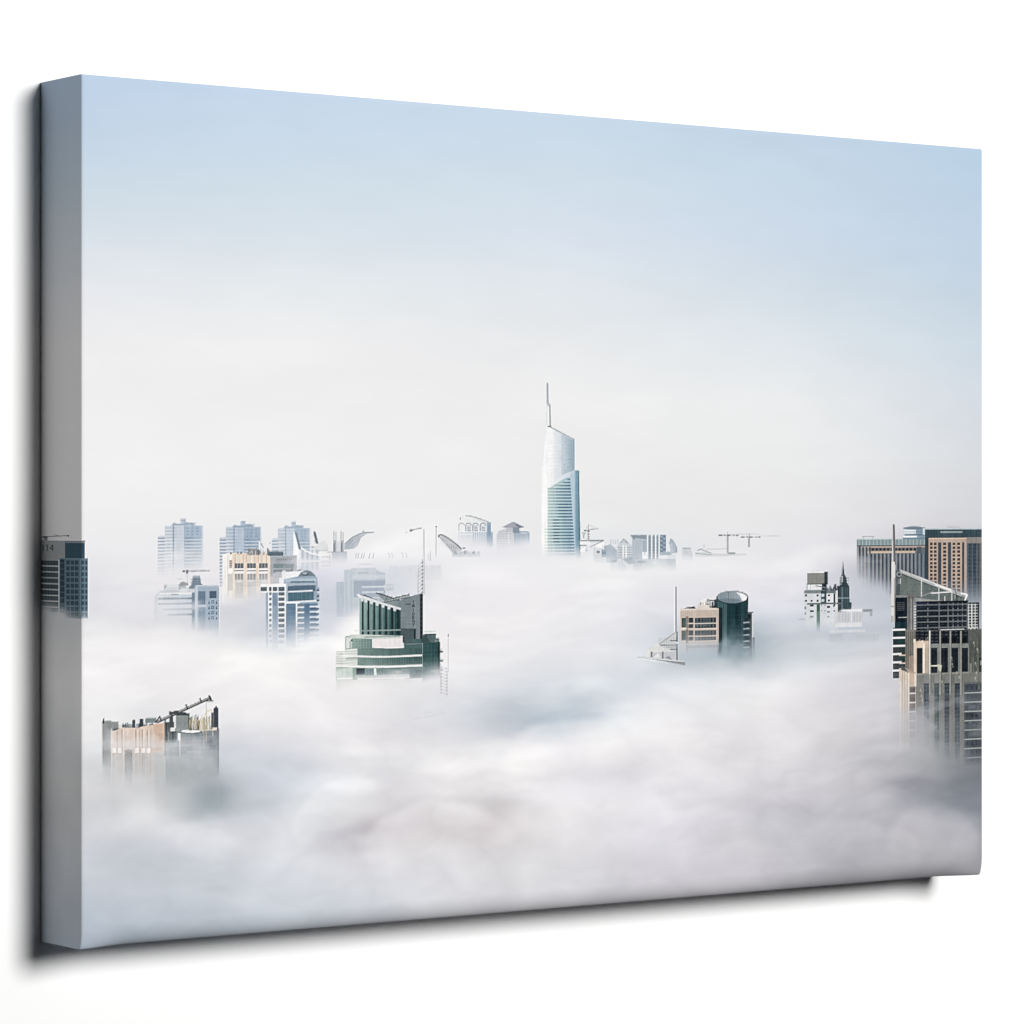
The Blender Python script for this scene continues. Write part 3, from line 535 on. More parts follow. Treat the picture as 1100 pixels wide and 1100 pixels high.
for y in (644.4, 650.2, 656, 661.4): P.poly([(223.6, y + 3.6), (224.6, y), (225.6, y + 3.6)], (52, 80, 104)); P.rect(227, y, 230, y + 3.4, (76, 106, 132)); P.rect(228, y + 1, 229.2, y + 2.4, (190, 206, 220), .8); P.poly([(231.6, y + 3.6), (232.6, y), (233.6, y + 3.6)], (52, 80, 104))
for y in range(632, 664, 3): P.rect(234.4, y, 235.4, y + 1.6, (84, 112, 138), .8)
P.rect(235.3, 629, 236.4, 684, (226, 232, 238)); P.end((654, 686), k=.28, xc=225, wob=4, grain=3)
P.layer('printed_crane', 'small dark crane lying across the roof of the hazy residential block')
P.line(200, 613.2, 225.5, 612.8, .9, (150, 152, 156)); P.rect(196, 612, 199, 614.2, (110, 114, 120)); P.rect(199.8, 611.6, 202.2, 615.6, (90, 94, 100)); P.line(201, 615, 202, 627, .6, (190, 192, 195)); P.line(206, 614, 222, 611.8, .4, (170, 172, 175)); P.grid(203, 222, 612.4, 613.6, 2.4, 4, 1.2, 1.1, (120, 124, 130), .7)
P.grid(190, 196, 620.8, 621.6, 2.2, 4, 1.2, .8, (130, 134, 138), .7); P.end(None, thr=.2)

# white and blue residential block
P.layer('printed_building', 'white and blue residential block with rows of balconies and a domed roof')
P.clutter(302, 326, 619, 16, 1.5, 7, [(244, 244, 245), (226, 228, 231), (200, 205, 210), (236, 237, 239)], 2, 6, .9); P.rect(303, 613.6, 323, 620, (238, 239, 241)); P.rect(300, 620, 312, 629, (232, 234, 237)); P.clutter(311, 324, 613, 12, .5, 4, [(96, 100, 108), (140, 140, 146)], .6, 1.8, .8)
P.poly([(320, 619), (323, 614.6), (329, 611.8), (334, 613), (339, 618), (340, 626), (320, 626)], (112, 132, 146)); P.ell(328, 616, 4, 2, (84, 100, 112)); P.ell(327.6, 615.4, 2.6, 1.1, (170, 184, 194))
P.poly([(305, 622), (318, 619), (336, 618), (341, 620), (341.6, 700), (305, 700)], (150, 172, 194)); P.rect(306, 621, 340, 624.5, (176, 194, 210)); P.rect(312, 623.6, 338, 625.6, (108, 134, 156)); P.rect(310, 626, 340, 629, (166, 184, 202)); P.poly([(308, 629.6), (316, 628.6), (339, 628), (339, 634.6), (308, 634.6)], (84, 112, 138)); P.rect(307.4, 626, 309, 650, (176, 194, 210))
P.line(309.6, 635.2, 336, 633.8, 1.5, (216, 228, 236)); P.poly([(309.4, 636.2), (337, 635.2), (337, 645), (309.4, 645.4)], (74, 112, 134)); P.rect(320, 637, 333, 643, (66, 118, 124), .5); P.cols(310, 337, 636, 645, 4.6, .5, (110, 146, 164), .5); P.line(307.4, 646.6, 340.6, 644.8, 1.7, (226, 234, 240)); P.rect(307.4, 645.8, 322, 648, (244, 246, 247))
P.rect(307.4, 648, 341.6, 700, (98, 134, 166)); P.rect(308, 648, 317.4, 700, (92, 128, 160)); P.rows(308, 317.4, 650, 700, 5.6, .8, (120, 156, 182), .5); P.rect(317.8, 647, 319.6, 700, (240, 243, 246))
for i in range(8):
    y = 651 + 5.65 * i
    P.rect(319.6, y - 2.2, 326.8, y - .2, (120, 130, 138), .8); P.rect(319.6, y, 326.8, y + 1.6, (226, 233, 239)); P.rect(332.6, y - .8 , 343, y + .9, (206, 219, 231)); P.rect(333, y + 1.1, 342.6, y + 3.4, (66, 96, 128)); P.rect(339.6, y - 1, 343.6, y + 1.4, (220, 228, 236), .8)
for y in (632, 638.4, 643): P.ell(341.4, y, 1.9, 1.6, (150, 170, 190)); P.ell(341.6, y + 1.6, 1.6, .9, (56, 78, 100))
P.rect(327, 648, 332.4, 700, (78, 116, 152)); P.rect(280, 626.6, 307.4, 635.8, (243, 244, 246)); P.rect(287.4, 634, 307.2, 700, (240, 242, 244)); P.rect(292.6, 636, 298.6, 700, (138, 162, 188)); P.rect(286, 636, 288, 700, (140, 164, 188)); P.rect(293, 637, 298, 650, (112, 140, 168), .6)
for a, b in ((280, 286.8), (289, 291.6), (293.2, 297.8), (299.2, 305.6)): P.rect(a, 630, b, 634.4, (74, 92, 104)); P.rect(a + 1, 631, b - 1, 632, (110, 128, 138), .6)
for i in range(10):
    y = 635.6 + 5.7 * i; P.rect(299.2, y, 305.6, y + 3.6, (82, 98, 110), .95); P.rect(300, y + .8, 304.6, y + 1.6, (126, 140, 150), .6); P.rect(289.2, y + .2, 291.8, y + 3.2, (98, 114, 126), .9); P.rect(306.4, y + 3.8, 307.4, y + 5, (180, 190, 200), .6)
P.end((646, 684), k=-.12, xc=312, wob=3, grain=4)

# green glass tower with the sail top
P.satk = .8
P.layer('printed_glass_tower', 'dark green glass tower with a white rimmed sail top and vertical lettering')
P.poly([(404, 636.6), (409, 637), (430, 645), (430, 652), (418, 650)], (136, 148, 156)); P.path([(403.6, 636.6), (409, 637.6), (422, 642), (430, 645)], 1.2, (52, 62, 72)); P.rect(414, 640, 416, 648, (100, 114, 124), .7)
P.poly([(428, 645), (438, 641), (453.6, 636.6), (453.6, 692), (428, 692)], (112, 132, 143), c2=(124, 142, 150)); P.cols(431, 451, 645, 688, 4.1, .5, (96, 114, 124), .6); P.rows(430, 451, 648, 688, 7.2, .5, (98, 116, 126), .6)
P.poly([(451.2, 638), (454.2, 637.2), (454.2, 690), (451.2, 690)], (30, 40, 50)); P.rows(451.4, 454, 641, 690, 5, .8, (84, 96, 104), .6); P.poly([(429, 675.2), (447, 675.2), (447, 690), (429, 690)], (66, 90, 102)); P.rect(444.6, 674.8, 446.4, 690, (24, 40, 52)); P.line(429.4, 675, 447, 675, .6, (44, 62, 74)); P.line(436, 648.6, 441, 648.6, .7, (44, 62, 74))
P.line(411, 646.6, 439, 640, 2.2, (176, 182, 184)); P.line(411, 647, 439, 641.2, .8, (60, 70, 78)); P.line(422, 642.2, 439, 638.2, .8, (44, 54, 62)); P.line(439.4, 637.6, 439.8, 641.6, .8, (60, 70, 78))
for k in range(9): P.line(413 + 3 * k, 646 - .7 * k, 415 + 3 * k, 643.6 - .6 * k, .6, (70, 78, 86), .8)
P.poly([(386.4, 640), (430.4, 653.6), (430.4, 684), (386.4, 684)], (150, 192, 182), c2=(14, 60, 66)); P.rect(387, 642, 430, 684, (90, 140, 136), .18, (10, 44, 54), True)
P.cols(392, 428, 652, 684, 6.2, 1.2, (150, 196, 186), .35); P.cols(394.4, 428, 655, 684, 6.2, .6, (40, 92, 96), .6)
for i, x in enumerate((388.8, 394.9, 401.1, 407.2, 413.8, 420.4, 426.8)):
    P.rect(x, 640.5 + (x - 386) * .31, x + 1.9, 684, (20, 44, 52))
for x in (387.6, 391.4, 397.5, 403.7, 410, 416.4, 422.6): P.poly([(x, 641 + (x - 386) * .3), (x + 3.4, 642 + (x - 386) * .3), (x + 2.6, 645.4 + (x - 386) * .3), (x, 644.6 + (x - 386) * .3)], (232, 236, 238), .85)
P.poly([(383, 638), (384.6, 637.4), (431, 652.6), (430.6, 655), (386, 641.6)], (214, 218, 222)); P.poly([(386, 638), (392, 638.4), (412, 646.8), (431, 652.6)], (34, 42, 52)); P.line(384, 638, 388.4, 641.8, 1.2, (240, 241, 243))
P.rect(386, 676, 430.6, 677.4, (140, 166, 162)); P.rect(381, 676.4, 387, 677.4, (206, 220, 212), .7)
# drum below
P.rect(371, 682, 434, 700, (150, 186, 170), 1, (30, 74, 78)); P.cols(378, 400, 686, 700, 3.1, .5, (160, 196, 180), .7); P.rows(378, 400, 688, 700, 3, .5, (84, 130, 124), .7); P.rect(372, 684, 378, 700, (222, 226, 222)); P.rect(377, 686.4, 378.8, 688.4, (50, 62, 66)); P.rect(375.4, 688, 377.6, 699, (140, 156, 152), .6)
P.poly([(376, 681.6), (386, 681), (433, 682.4), (433.6, 685.6), (400, 685.8), (374, 685)], (204, 214, 206)); P.rect(392, 682.6, 430, 684, (90, 130, 128), .6)
P.rect(434, 686, 472, 712, (32, 82, 84)); P.rect(434, 686, 453, 704, (62, 104, 106)); P.poly([(430, 689), (436, 684), (445, 690), (460, 690), (460, 693), (430, 693)], (66, 94, 100)); P.line(436, 691.6, 462, 690.4, .9, (110, 142, 142))
P.poly([(399.8, 685.6), (434, 685.2), (434, 695), (418, 696), (399.8, 694.8)], (236, 228, 228)); P.poly([(399.8, 694), (418, 695), (434, 694.2), (434, 695.4), (418, 696.4), (399.8, 695.4)], (250, 248, 246)); P.rect(432.6, 683, 434.8, 690, (60, 70, 76))
P.poly([(372, 696), (454, 696), (454, 730), (361, 730), (361, 703.4), (366, 702), (372, 701)], (136, 172, 156), 1, (32, 74, 78)); P.cols(376, 452, 696, 716, 2.6, .5, (60, 104, 102), .5, c2=(150, 180, 170)); P.rows(376, 452, 697.5, 716, 2.2, .5, (150, 184, 170), .4)
P.poly([(372, 697), (384, 696), (384, 716), (361, 716), (361, 703), (368, 702)], (230, 232, 228), .92); P.rows(361, 384, 699, 716, 2.5, .8, (166, 180, 168), .7); P.rect(372, 705.4, 384, 708, (150, 172, 158), .7)
P.poly([(361, 702.6), (400, 704), (418, 704), (453.6, 702.4), (453.6, 704.4), (418, 706), (400, 706), (361, 704.6)], (232, 234, 228)); P.poly([(360, 713.6), (395, 714.6), (420, 714.4), (454, 713), (454, 715.4), (420, 716.8), (395, 717), (360, 716)], (236, 237, 230))
P.rect(361.4, 717, 382, 748, (190, 212, 200)); P.cols(363, 381, 717, 727, 5, .6, (160, 186, 174), .8); P.rect(362, 727.6, 379, 729, (244, 244, 240)); P.rect(379, 716.6, 382, 730, (126, 160, 148)); P.rect(382.8, 717.4, 392, 724, (24, 50, 64)); P.rect(392, 717.4, 417, 724.6, (96, 138, 140), 1, (70, 112, 114)); P.cols(394, 454, 717.4, 724.6, 3.3, .5, (44, 84, 88), .7)
P.poly([(401.6, 717), (404, 717.6), (405, 726), (402, 726)], (232, 236, 234)); P.rect(382, 724.6, 440, 727, (160, 182, 174)); P.rect(384, 727, 440, 729, (230, 232, 228)); P.rect(362, 729, 472, 748, (206, 212, 208))
# right wing
P.poly([(454, 690), (468, 688), (472.6, 689), (472.6, 750), (454, 750)], (30, 78, 80)); P.rect(470.6, 689, 472.8, 730, (16, 44, 52)); P.cols(456, 470, 691, 728, 3.6, .5, (56, 108, 108), .6); P.rows(455, 470, 693, 728, 4.6, .5, (52, 104, 104), .6)
P.rect(454, 681, 468.4, 690, (74, 104, 106)); P.rect(456, 677.2, 468, 678.6, (196, 216, 200)); P.rect(456, 680.4, 468.6, 681.6, (40, 66, 70)); P.poly([(454, 684), (458, 681), (462, 690), (454, 690)], (50, 82, 86)); P.clutter(466, 472, 689, 6, 1, 4, [(150, 180, 172), (60, 90, 92)], .6, 1.8)
for y in (699.4, 709.2, 718.6): P.poly([(472.6, y - 1.4), (476.2, y - .4), (476, y + 1), (472.6, y + 1.4)], (70, 100, 108)); P.line(472.6, y - 1.6, 474.6, y - 3, .5, (120, 140, 146))
P.rect(453.4, 690, 454.4, 716, (150, 176, 172), .7)
P.end((711, 736), k=-.15, xc=405, wob=2.5, grain=4)
P.satk = 1.0
# vertical sign letters (strokes on a 3 x 3.4 cell)
P.layer('letters', None, len(P.parts))
GL = {'T': [(0, 0, 1, 0), (.5, 0, .5, 1)], 'R': [(0, 0, 0, 1), (0, 0, .9, .1), (.9, .1, .8, .5), (0, .5, .8, .5), (.3, .5, 1, 1)], 'I': [(.5, 0, .5, 1)],
      'D': [(0, 0, 0, 1), (0, 0, .8, .2), (.8, .2, .8, .8), (0, 1, .8, .8)], 'E': [(0, 0, 0, 1), (0, 0, 1, 0), (0, .5, .8, .5), (0, 1, 1, 1)], 'N': [(0, 1, 0, 0), (0, 0, 1, 1), (1, 1, 1, 0)],
      '1': [(.5, 0, .5, 1), (.2, .2, .5, 0)], '4': [(.7, 0, 0, .65), (0, .65, 1, .65), (.75, 0, .75, 1)]}
def letters(p, word, x, y, w, h, dx, dy, th, col, a=1.0):
    for ch in word:
        for (x0, y0, x1, y1) in GL[ch]: p.line(x + x0 * w, y + y0 * h, x + x1 * w, y + y1 * h, th, col, a)
        x += dx; y += dy
letters(P, 'TRIDENT', 443.2, 645, 2.3, 2.9, 0, 4.1, .75, (30, 44, 56))
P.end(None, grain=0, thr=.15)
P.layer('printed_crane', 'faint thin crane mast standing in fog right of the green tower')
P.line(481.6, 681, 481.6, 722, .7, (190, 192, 194)); P.rect(481, 681, 482.2, 683.4, (110, 112, 116)); P.line(473.6, 712, 474, 742, .6, (196, 198, 200)); P.line(480.4, 720, 480.6, 748, .6, (200, 200, 202))
for k in range(9): P.line(474, 716 + 3.4 * k, 480.4, 719 + 3.4 * k, .4, (200, 201, 203), .8); P.rect(478.6, 717 + 3.4 * k, 480.6, 718 + 3.4 * k, (170, 171, 174), .7); P.rect(473.4, 716 + 3.4 * k, 474.6, 717 + 3.4 * k, (150, 154, 158), .6)
P.line(443, 772.6, 480, 765, .9, (212, 213, 215), .55); P.line(455, 766, 478, 762, .5, (214, 215, 217), .5); P.end(None, thr=.3)

# lower left building
P.layer('printed_building', 'peach walled rooftop with scattered machinery in the lower left')
P.rect(109.6, 773.6, 119.6,  872, (132, 137, 140), 1, (168, 170, 172)); P.poly([(111, 774.6), (127, 774.8), (127.6, 783), (119.6, 785), (112, 780)], (140, 147, 146)); P.rect(110.4, 771.4, 112, 777, (44, 54, 60)); P.rect(109.3, 776, 110.2, 840, (214, 212, 210), .8); P.rect(119, 782, 120, 808, (236, 230, 226), .8)
P.rect(127.6, 778, 131, 786, (226, 224, 220)); P.clutter(131, 168, 784, 110, 2, 8.5, [(52, 70, 80), (84, 98, 104), (40, 56, 66), (120, 128, 130), (70, 92, 100), (150, 160, 160)], .5, 2.0, .85)
P.rect(142, 773, 145.4, 783, (66, 80, 88)); P.rect(150, 771.6, 154, 783, (56, 70, 78)); P.rect(156, 771, 168, 776, (92, 108, 112), .8); P.rect(122, 782, 128, 785, (60, 80, 84), .8)
P.poly([(119.6, 785.6), (125, 783.6), (131, 781), (145.6, 781.4), (145.8, 782.4), (152, 780), (165, 778), (165, 777), (177, 776.4), (177,  872), (119.6,  872)], (230, 208, 194), 1, (218, 184, 160))
P.poly([(165, 778), (177, 776.4), (177, 806), (168, 806)], (216, 172, 140), .8); P.rect(170, 787, 176, 795, (196, 150, 116), .6); P.cols(121, 176, 786, 806, 1.7, .5, (200, 168, 148), .45)
for x, a in ((125.4, .5), (130.6, .6), (145.4, .8), (149.5, .4), (152.4, .8), (157.6, .8), (161.4, .5)): P.rect(x, 783, x + 1.1, 830, (150, 126, 110), a)
for x in (132, 147, 154, 159.4): P.rect(x, 783, x + 1.4, 830, (240, 222, 208), .6)
for x in (120.5, 126.5, 145, 152, 157.6): P.rect(x, 803, x + 4.2, 808.4, (250, 244, 240), .9); P.rect(x, 808.4, x + 4, 845, (178, 176, 174), .8)
P.rect(120, 809, 178,  872, (196, 192, 188), .55); P.poly([(133.6,  872), (134, 806), (137, 804), (142, 805), (143.4,  872)], (150, 151, 152)); P.rect(165, 808, 180,  872, (178, 182, 182), .6)
P.rect(176.8, 772, 178.2, 812, (70, 76, 78), .9)
P.rect(178, 784, 235,  872, (126, 136, 141)); P.rect(178, 775, 189, 797, (78, 88, 92)); P.clutter(178, 190, 797, 26, 2, 22, [(56, 66, 72), (100, 110, 112), (140, 146, 146), (44, 54, 60)], .6, 2.2, .8)
P.rect(188, 765.8, 203.4, 784.6, (136, 146, 145)); P.rect(187, 766, 189, 782, (226, 226, 224)); P.rect(202, 766, 203.6, 784, (90, 102, 104)); P.poly([(186, 768), (190, 764), (199, 764.6), (204, 768)], (50, 60, 66), .9); P.rect(182.2, 766, 186, 783, (72, 80, 84)); P.rect(183, 781, 188, 785, (232, 232, 230))
P.poly([(190, 787), (203, 783), (218, 786), (230, 789), (230, 812), (190, 812)], (116, 130, 136)); P.ell(205, 785, 10.5, 1.8, (238, 238, 236)); P.path([(193, 786), (205, 788), (217, 786)], .8, (70, 80, 84)); P.rect(191, 787, 194, 795, (248, 246, 244)); P.rect(189.6, 795, 231, 799, (96, 110, 118), .6); P.rect(192.6, 794, 194, 812, (224, 224, 224), .8); P.rows(196, 228, 789, 810, 4, .8, (92, 106, 112), .5); P.rect(215, 792, 228, 802, (78, 92, 98), .5)
P.clutter(203, 230, 784, 80, 1, 17, [(98, 106, 104), (214, 190, 140), (60, 68, 70), (226, 208, 160), (140, 140, 130), (50, 58, 62)], .4, 1.5, .75)
for k in range(8): x = 203 + 2.8 * k; P.path([(x, 783), (x + 1, 770 + 3 * random.random()), (x + 3, 781)], .7, (214, 188, 126), .85)
P.path([(218, 786), (218, 772), (222, 764), (227, 762), (228, 772)], 1.0, (224, 206, 158)); P.line(221.6, 760, 221.6, 796, .8, (196, 178, 140)); P.line(212, 784, 232, 783.4, 1, (226, 210, 176)); P.rect(218.4, 770, 219.8, 806, (150, 148, 138), .8); P.line(221.6, 751, 221.6, 762, .4, (170, 170, 170))
P.rect(229.4, 759.8, 234.6, 784, (56, 66, 78)); P.rect(231.4, 757.8, 233, 760.4, (40, 48, 56)); P.rect(228.6, 781, 233, 790, (230, 214, 196)); P.rect(229, 784, 235,  872, (112, 122, 128)); P.rect(234, 782, 235.2,  872, (60, 70, 76), .8); P.rect(227, 765, 229.4, 781, (76, 84, 88))
P.end((784, 832), k=-.14, xc=165, wob=7, grain=6)
P.layer('printed_crane', 'grey crane boom slanting up over the peach walled rooftop')
P.line(168, 775.4, 226.6, 748.6, 2.6, (92, 94, 98)); P.line(169, 774.6, 226, 748.4, 1.0, (164, 162, 162)); P.line(170, 776, 226, 750.4, .5, (50, 54, 58))
for x, y in ((172, 771.5), (183.5, 766.5), (200.2, 758.6), (215.2, 751.8)): P.line(x - .6, y - 2.6, x + 1.4, y + 2.4, 1.5, (60, 62, 66))
P.path([(224, 747), (225.4, 747.6), (227.4, 752.4)], 1.6, (44, 46, 50)); P.line(221.6, 752.6, 229.4, 752.4, .9, (60, 62, 64)); P.poly([(224, 746.4), (224.8, 746), (228, 752), (225.4, 752)], (60, 62, 66)); P.rect(182, 763, 192, 766.6, (72, 76, 80)); P.rect(183, 762, 187, 764, (232, 230, 226)); P.line(167, 776, 172, 768.6, 1.2, (44, 48, 54)); P.end(None, thr=.3)
P.layer('printed_building', 'dim grey lower walls of the rooftop building seen through fog')
P.rect(167, 806, 236, 880, (176, 182, 185), .55)
P.end((815, 880), k=0, wob=8, top=.5, grain=0, thr=.16)

# cone roof building with mast
P.layer('printed_building', 'pale wedge roof building with a tall white mast')
P.poly([(696, 701), (697, 697), (706, 691), (726, 678), (728, 678.6), (728, 710), (696, 706)], (222, 222, 218)); P.poly([(709, 690.4), (726, 679.4), (727, 700), (709, 694)], (200, 203, 203)); P.line(708, 691.4, 726.4, 678.4, .9, (150, 152, 154)); P.line(709, 692.6, 726.4, 692.4, 1.1, (96, 98, 100)); P.line(720, 687.6, 728, 687.6, 1.0, (86, 88, 90))
P.line(720, 697, 728, 697, 1.2, (86, 88, 90)); P.line(716, 694.6, 727, 694.4, .7, (110, 112, 114)); P.cols(708, 727, 684, 692, 2.6, .5, (150, 154, 156), .6); P.cols(698, 726, 694, 699, 3.2, .6, (190, 190, 184), .6); P.rect(695.6, 700, 727, 708.6, (196, 199, 206))
for x in (699.2, 711.2): P.rect(x, 699.4, x + 1.8, 707.6, (122, 120, 116))
P.poly([(702, 706), (707, 701), (710.4, 706)], (226, 228, 232)); P.poly([(714, 706), (719, 704), (723, 709)], (150, 155, 162)); P.rect(695, 697, 698, 705, (228, 228, 226)); P.rect(726.6, 678, 728, 709.6, (78, 80, 84)); P.ell(727.4, 690, 1.2, 1, (240, 240, 240))
P.poly([(683.6, 705.6), (690, 704.8), (736, 710), (736, 714.4), (728, 712.6), (710, 709.6)], (140, 146, 152)); P.poly([(683.6, 705.4), (690, 704.6), (736, 709.8), (736, 710.8), (700, 707.6)], (216, 218, 221)); P.poly([(684, 706), (700, 708), (722, 711.6), (700, 709.4)], (244, 244, 245))
P.end((706, 717), k=.12, xc=705, wob=1.5)
P.layer('mast', None, len(P.parts))
P.rect(724, 630, 725.5, 679, (248, 248, 249)); P.rect(725.4, 629.6, 727.1, 679, (150, 148, 158)); P.end(None, thr=.3)

# cylinder and beige office pair
P.layer('printed_cylinder_tower', 'dark green open topped cylinder tower with balconies on its right')
P.poly([(803, 658), (808, 657), (808, 720), (800, 720)], (64, 76, 86)); P.rect(803.6, 659.4, 806.6, 664, (26, 34, 44)); P.rect(808, 657.6, 809.4, 720, (214, 218, 221)); P.rect(803, 656.6, 809.4, 658, (110, 118, 124)); P.rect(808.4, 684, 811, 720, (120, 134, 144))
P.poly([(769.6, 643), (804, 643), (803.4, 665), (801, 720), (771, 720)], (56, 96, 100), 1, (28, 62, 70)); P.rect(781, 646, 796, 720, (10, 46, 56), .75); P.rect(775, 646, 781, 720, (78, 112, 116), .5); P.cols(777, 802, 648, 700, 4.6, .7, (16, 44, 52), .6); P.rect(784.6, 648, 787.6, 695, (20, 66, 74), .7); P.rect(790, 650, 793.4, 672, (6, 34, 44), .7)
P.rows(776, 802, 660, 705, 5.5, .6, (60, 100, 106), .35)
for i in range(5):
    y = 662 + 6.7 * i; P.poly([(798, y + 6), (804, y + 5), (806, y + 6.4), (799, y + 7.2)], (176, 190, 196), .8); P.rect(800, y + 1.5, 805.6, y + 5, (24, 40, 50), .7)
P.ell(786.8, 641.4, 17.4, 7.2, (34, 56, 68)); P.ell(786.8, 641.2, 16, 6.1, (128, 148, 160), 1, (160, 172, 180)); P.poly([(791, 635.6), (798, 637.4), (802.6, 641), (801.6, 644), (798, 645.4), (795, 640)], (240, 241, 242)); P.poly([(772, 643), (780, 642), (794, 643), (796, 646), (786, 647.4), (776, 646)], (104, 126, 140), .8); P.line(782.6, 635.4, 782.6, 646, .6, (92, 110, 122)); P.path([(770, 640), (774, 637), (782, 634.6), (790, 634.6), (798, 636.8), (803.6, 641)], .9, (230, 236, 240), .6)
P.cols(774, 795, 637, 645, 3.4, .4, (110, 130, 142), .5)
P.end((668, 706), wob=4, k=0, grain=3)
P.layer('printed_building', 'beige office block beside the green cylinder')
P.rect(771.6, 652, 776.2, 712, (24, 44, 52)); P.rect(731, 653.4, 772.2, 712, (206, 184, 168)); P.cols(732, 771, 654.6, 662, 2.3, .5, (182, 156, 140), .6); P.rect(731, 653.4, 772, 655, (224, 206, 192)); P.poly([(733, 653.2), (746, 650.8), (747.4, 653.4)], (58, 60, 68)); P.rect(749.6, 648.6, 766, 653.8, (226, 212, 202))
P.rect(751, 643.4, 762, 649, (236, 234, 230)); P.clutter(750.5, 763, 649, 20, 1, 6.5, [(90, 92, 92), (240, 240, 236), (150, 146, 138), (210, 206, 196)], .6, 2.2, .8); P.ell(760.6, 644.4, 1.6, 1.6, (24, 30, 36)); P.rect(758, 642.6, 763, 648, (236, 236, 234), .6); P.clutter(762, 771, 652.6, 16, 2, 10, [(20, 34, 44), (50, 70, 80), (34, 50, 60)], .8, 2.6, .95); P.line(762, 644, 771, 645.4, 1, (24, 38, 48))
P.rect(731, 662.8, 738, 700, (214, 200, 188)); P.rect(736.8, 661.6, 739.6, 702, (136, 124, 110)); P.rect(732.2, 663.2, 736.8, 673.6, (46, 74, 72)); P.rect(733, 664, 736, 672, (74, 100, 90), .5); P.rect(732.2, 676.8, 736.8, 687.4, (96, 108, 112)); P.rect(731, 674, 738, 675.6, (232, 218, 206), .7)
for y0, y1, c in ((663, 668.6, (34, 50, 62)), (669.8, 674.2, (40, 54, 64)), (676.6, 682.2, (78, 90, 98)), (683.4, 687.6, (96, 104, 110))):
    P.rect(740, y0, 744.8, y1, c); P.rect(746.6, y0, 769.4, y1, c); P.cols(749, 769, y0, y1, 3.4, .7, (150, 146, 138), .55); P.grid(748, 768, y0 + 1, y1 - 1, 4.3, 2.4, 2, 1.4, (120, 134, 138), .55); P.rect(738.4, y1 + .1, 771, y1 + .8, (232, 212, 196), .8)
P.rect(732, 690.4, 772, 691.8, (226, 206, 190), .8); P.rect(738, 693, 771, 695.4, (136, 134, 134), .7)
P.end((681, 700), wob=3, k=.05, xc=752, grain=4)

# white block with spire tower, right of centre
P.layer('printed_spire_tower', 'dark stepped tower with a pointed spire beside the white block')
P.poly([(897.6, 633), (901.6, 631), (902.4, 626.4), (902.6, 620), (904, 617), (905.4, 608), (905.9, 602), (906.4, 608), (907.4, 616.6), (909.2, 620), (909.8, 625), (911, 627), (912.6, 630), (912.8, 646), (915, 647), (914.6, 656), (898, 658)], (48, 70, 80))
P.rect(903, 618, 905.6, 625, (176, 182, 188), .9); P.rect(902.6, 625.6, 904.4, 628, (190, 194, 198), .7); P.line(905.5, 606, 904.6, 617, .8, (150, 156, 164)); P.cols(900, 912.6, 631, 652, 2.1, .6, (84, 110, 122), .7); P.rows(898, 912, 641.4, 643, 5, 1, (150, 172, 182), .9); P.grid(902, 912, 620, 630, 1.8, 2.6, .8, 1.3, (24, 40, 50), .7); P.rect(904.4, 630, 905.2, 655, (150, 172, 180), .7); P.grid(899, 905, 643.6, 649, 2.7, 4, 1.8, 4, (20, 44, 62), .8); P.rect(896.6, 627, 898.6, 634, (40, 46, 54)); P.rect(895.4, 629, 902, 640, (34, 46, 56), .9); P.clutter(895, 903, 634, 8, 1, 6, [(40, 46, 56), (140, 150, 156)], .5, 1.4)
P.end((648, 662), wob=1.5, k=-.2, xc=906)
P.layer('printed_building', 'white block with small dark windows and a grey slatted roof box')
P.rect(864.6, 634, 900, 690, (214, 218, 223)); P.rect(867.2, 613.8, 886.4, 627, (146, 146, 142)); P.cols(868, 886, 616, 626.4, 1.5, .6, (110, 110, 108), .75); P.rect(867.2, 613.2, 889, 615.2, (232, 234, 236)); P.rect(867.2, 615.2, 889, 616, (80, 84, 88)); P.rect(885.6, 613.6, 889.4, 627.6, (44, 56, 62)); P.rect(867, 626.2, 887.6, 627.4, (100, 106, 108)); P.rect(866, 627.4, 889, 634, (190, 196, 200)); P.rect(871, 627.4, 883, 633, (226, 228, 231)); P.rect(868.4, 627.4, 870, 633, WHT)
P.rect(883, 626, 888, 634, (34, 50, 58)); P.line(876, 628.6, 890, 631.4, 1.1, (120, 128, 134)); P.rect(864, 633.4, 887, 637, (112, 124, 126)); P.rows(864, 887, 634, 637, 1.5, .5, (150, 160, 162), .7); P.rect(887.4, 632, 898, 637, (104, 118, 124)); P.clutter(887, 899, 634, 18, 1, 6.5, [(40, 52, 60), (200, 206, 210), (90, 104, 110), (150, 160, 166)], .5, 2, .85)
P.rect(882, 634, 888, 648.4, (48, 74, 80)); P.rect(882.6, 637.4, 885.6, 640.6, (196, 214, 220)); P.rect(882.6, 643, 885.6, 646, (190, 208, 214)); P.rect(888, 637, 896.4, 647.2, (224, 228, 232)); P.rect(895.6, 637, 897.4, 650, (24, 36, 46)); P.rect(867, 647, 905, 648.8, (96, 110, 114)); P.rect(873, 638, 877.4, 647, (226, 229, 233), .7)
for x, y, w, h in ((865, 638, 2, 2.2), (877.4, 638, 2, 2.2), (865, 643.8, 2, 2.2), (871, 643.8, 2, 2.2), (877.4, 643.8, 2, 2.2), (889.4, 638, 2.4, 2), (889.4, 643.6, 2.4, 2), (870.2, 649.2, 4, 1.9), (870.2, 655, 4, 1.9), (888.6, 650.2, 3.2, 2.4), (895.2, 649.4, 1.8, 2), (895.4, 655, 1.6, 1.4), (882.2, 649.4, 1, 1), (886, 649.4, 1, 1), (882.2, 655, 1, 1), (886, 655, 1, 1)): P.rect(x, y, x + w, y + h, (40, 46, 52))
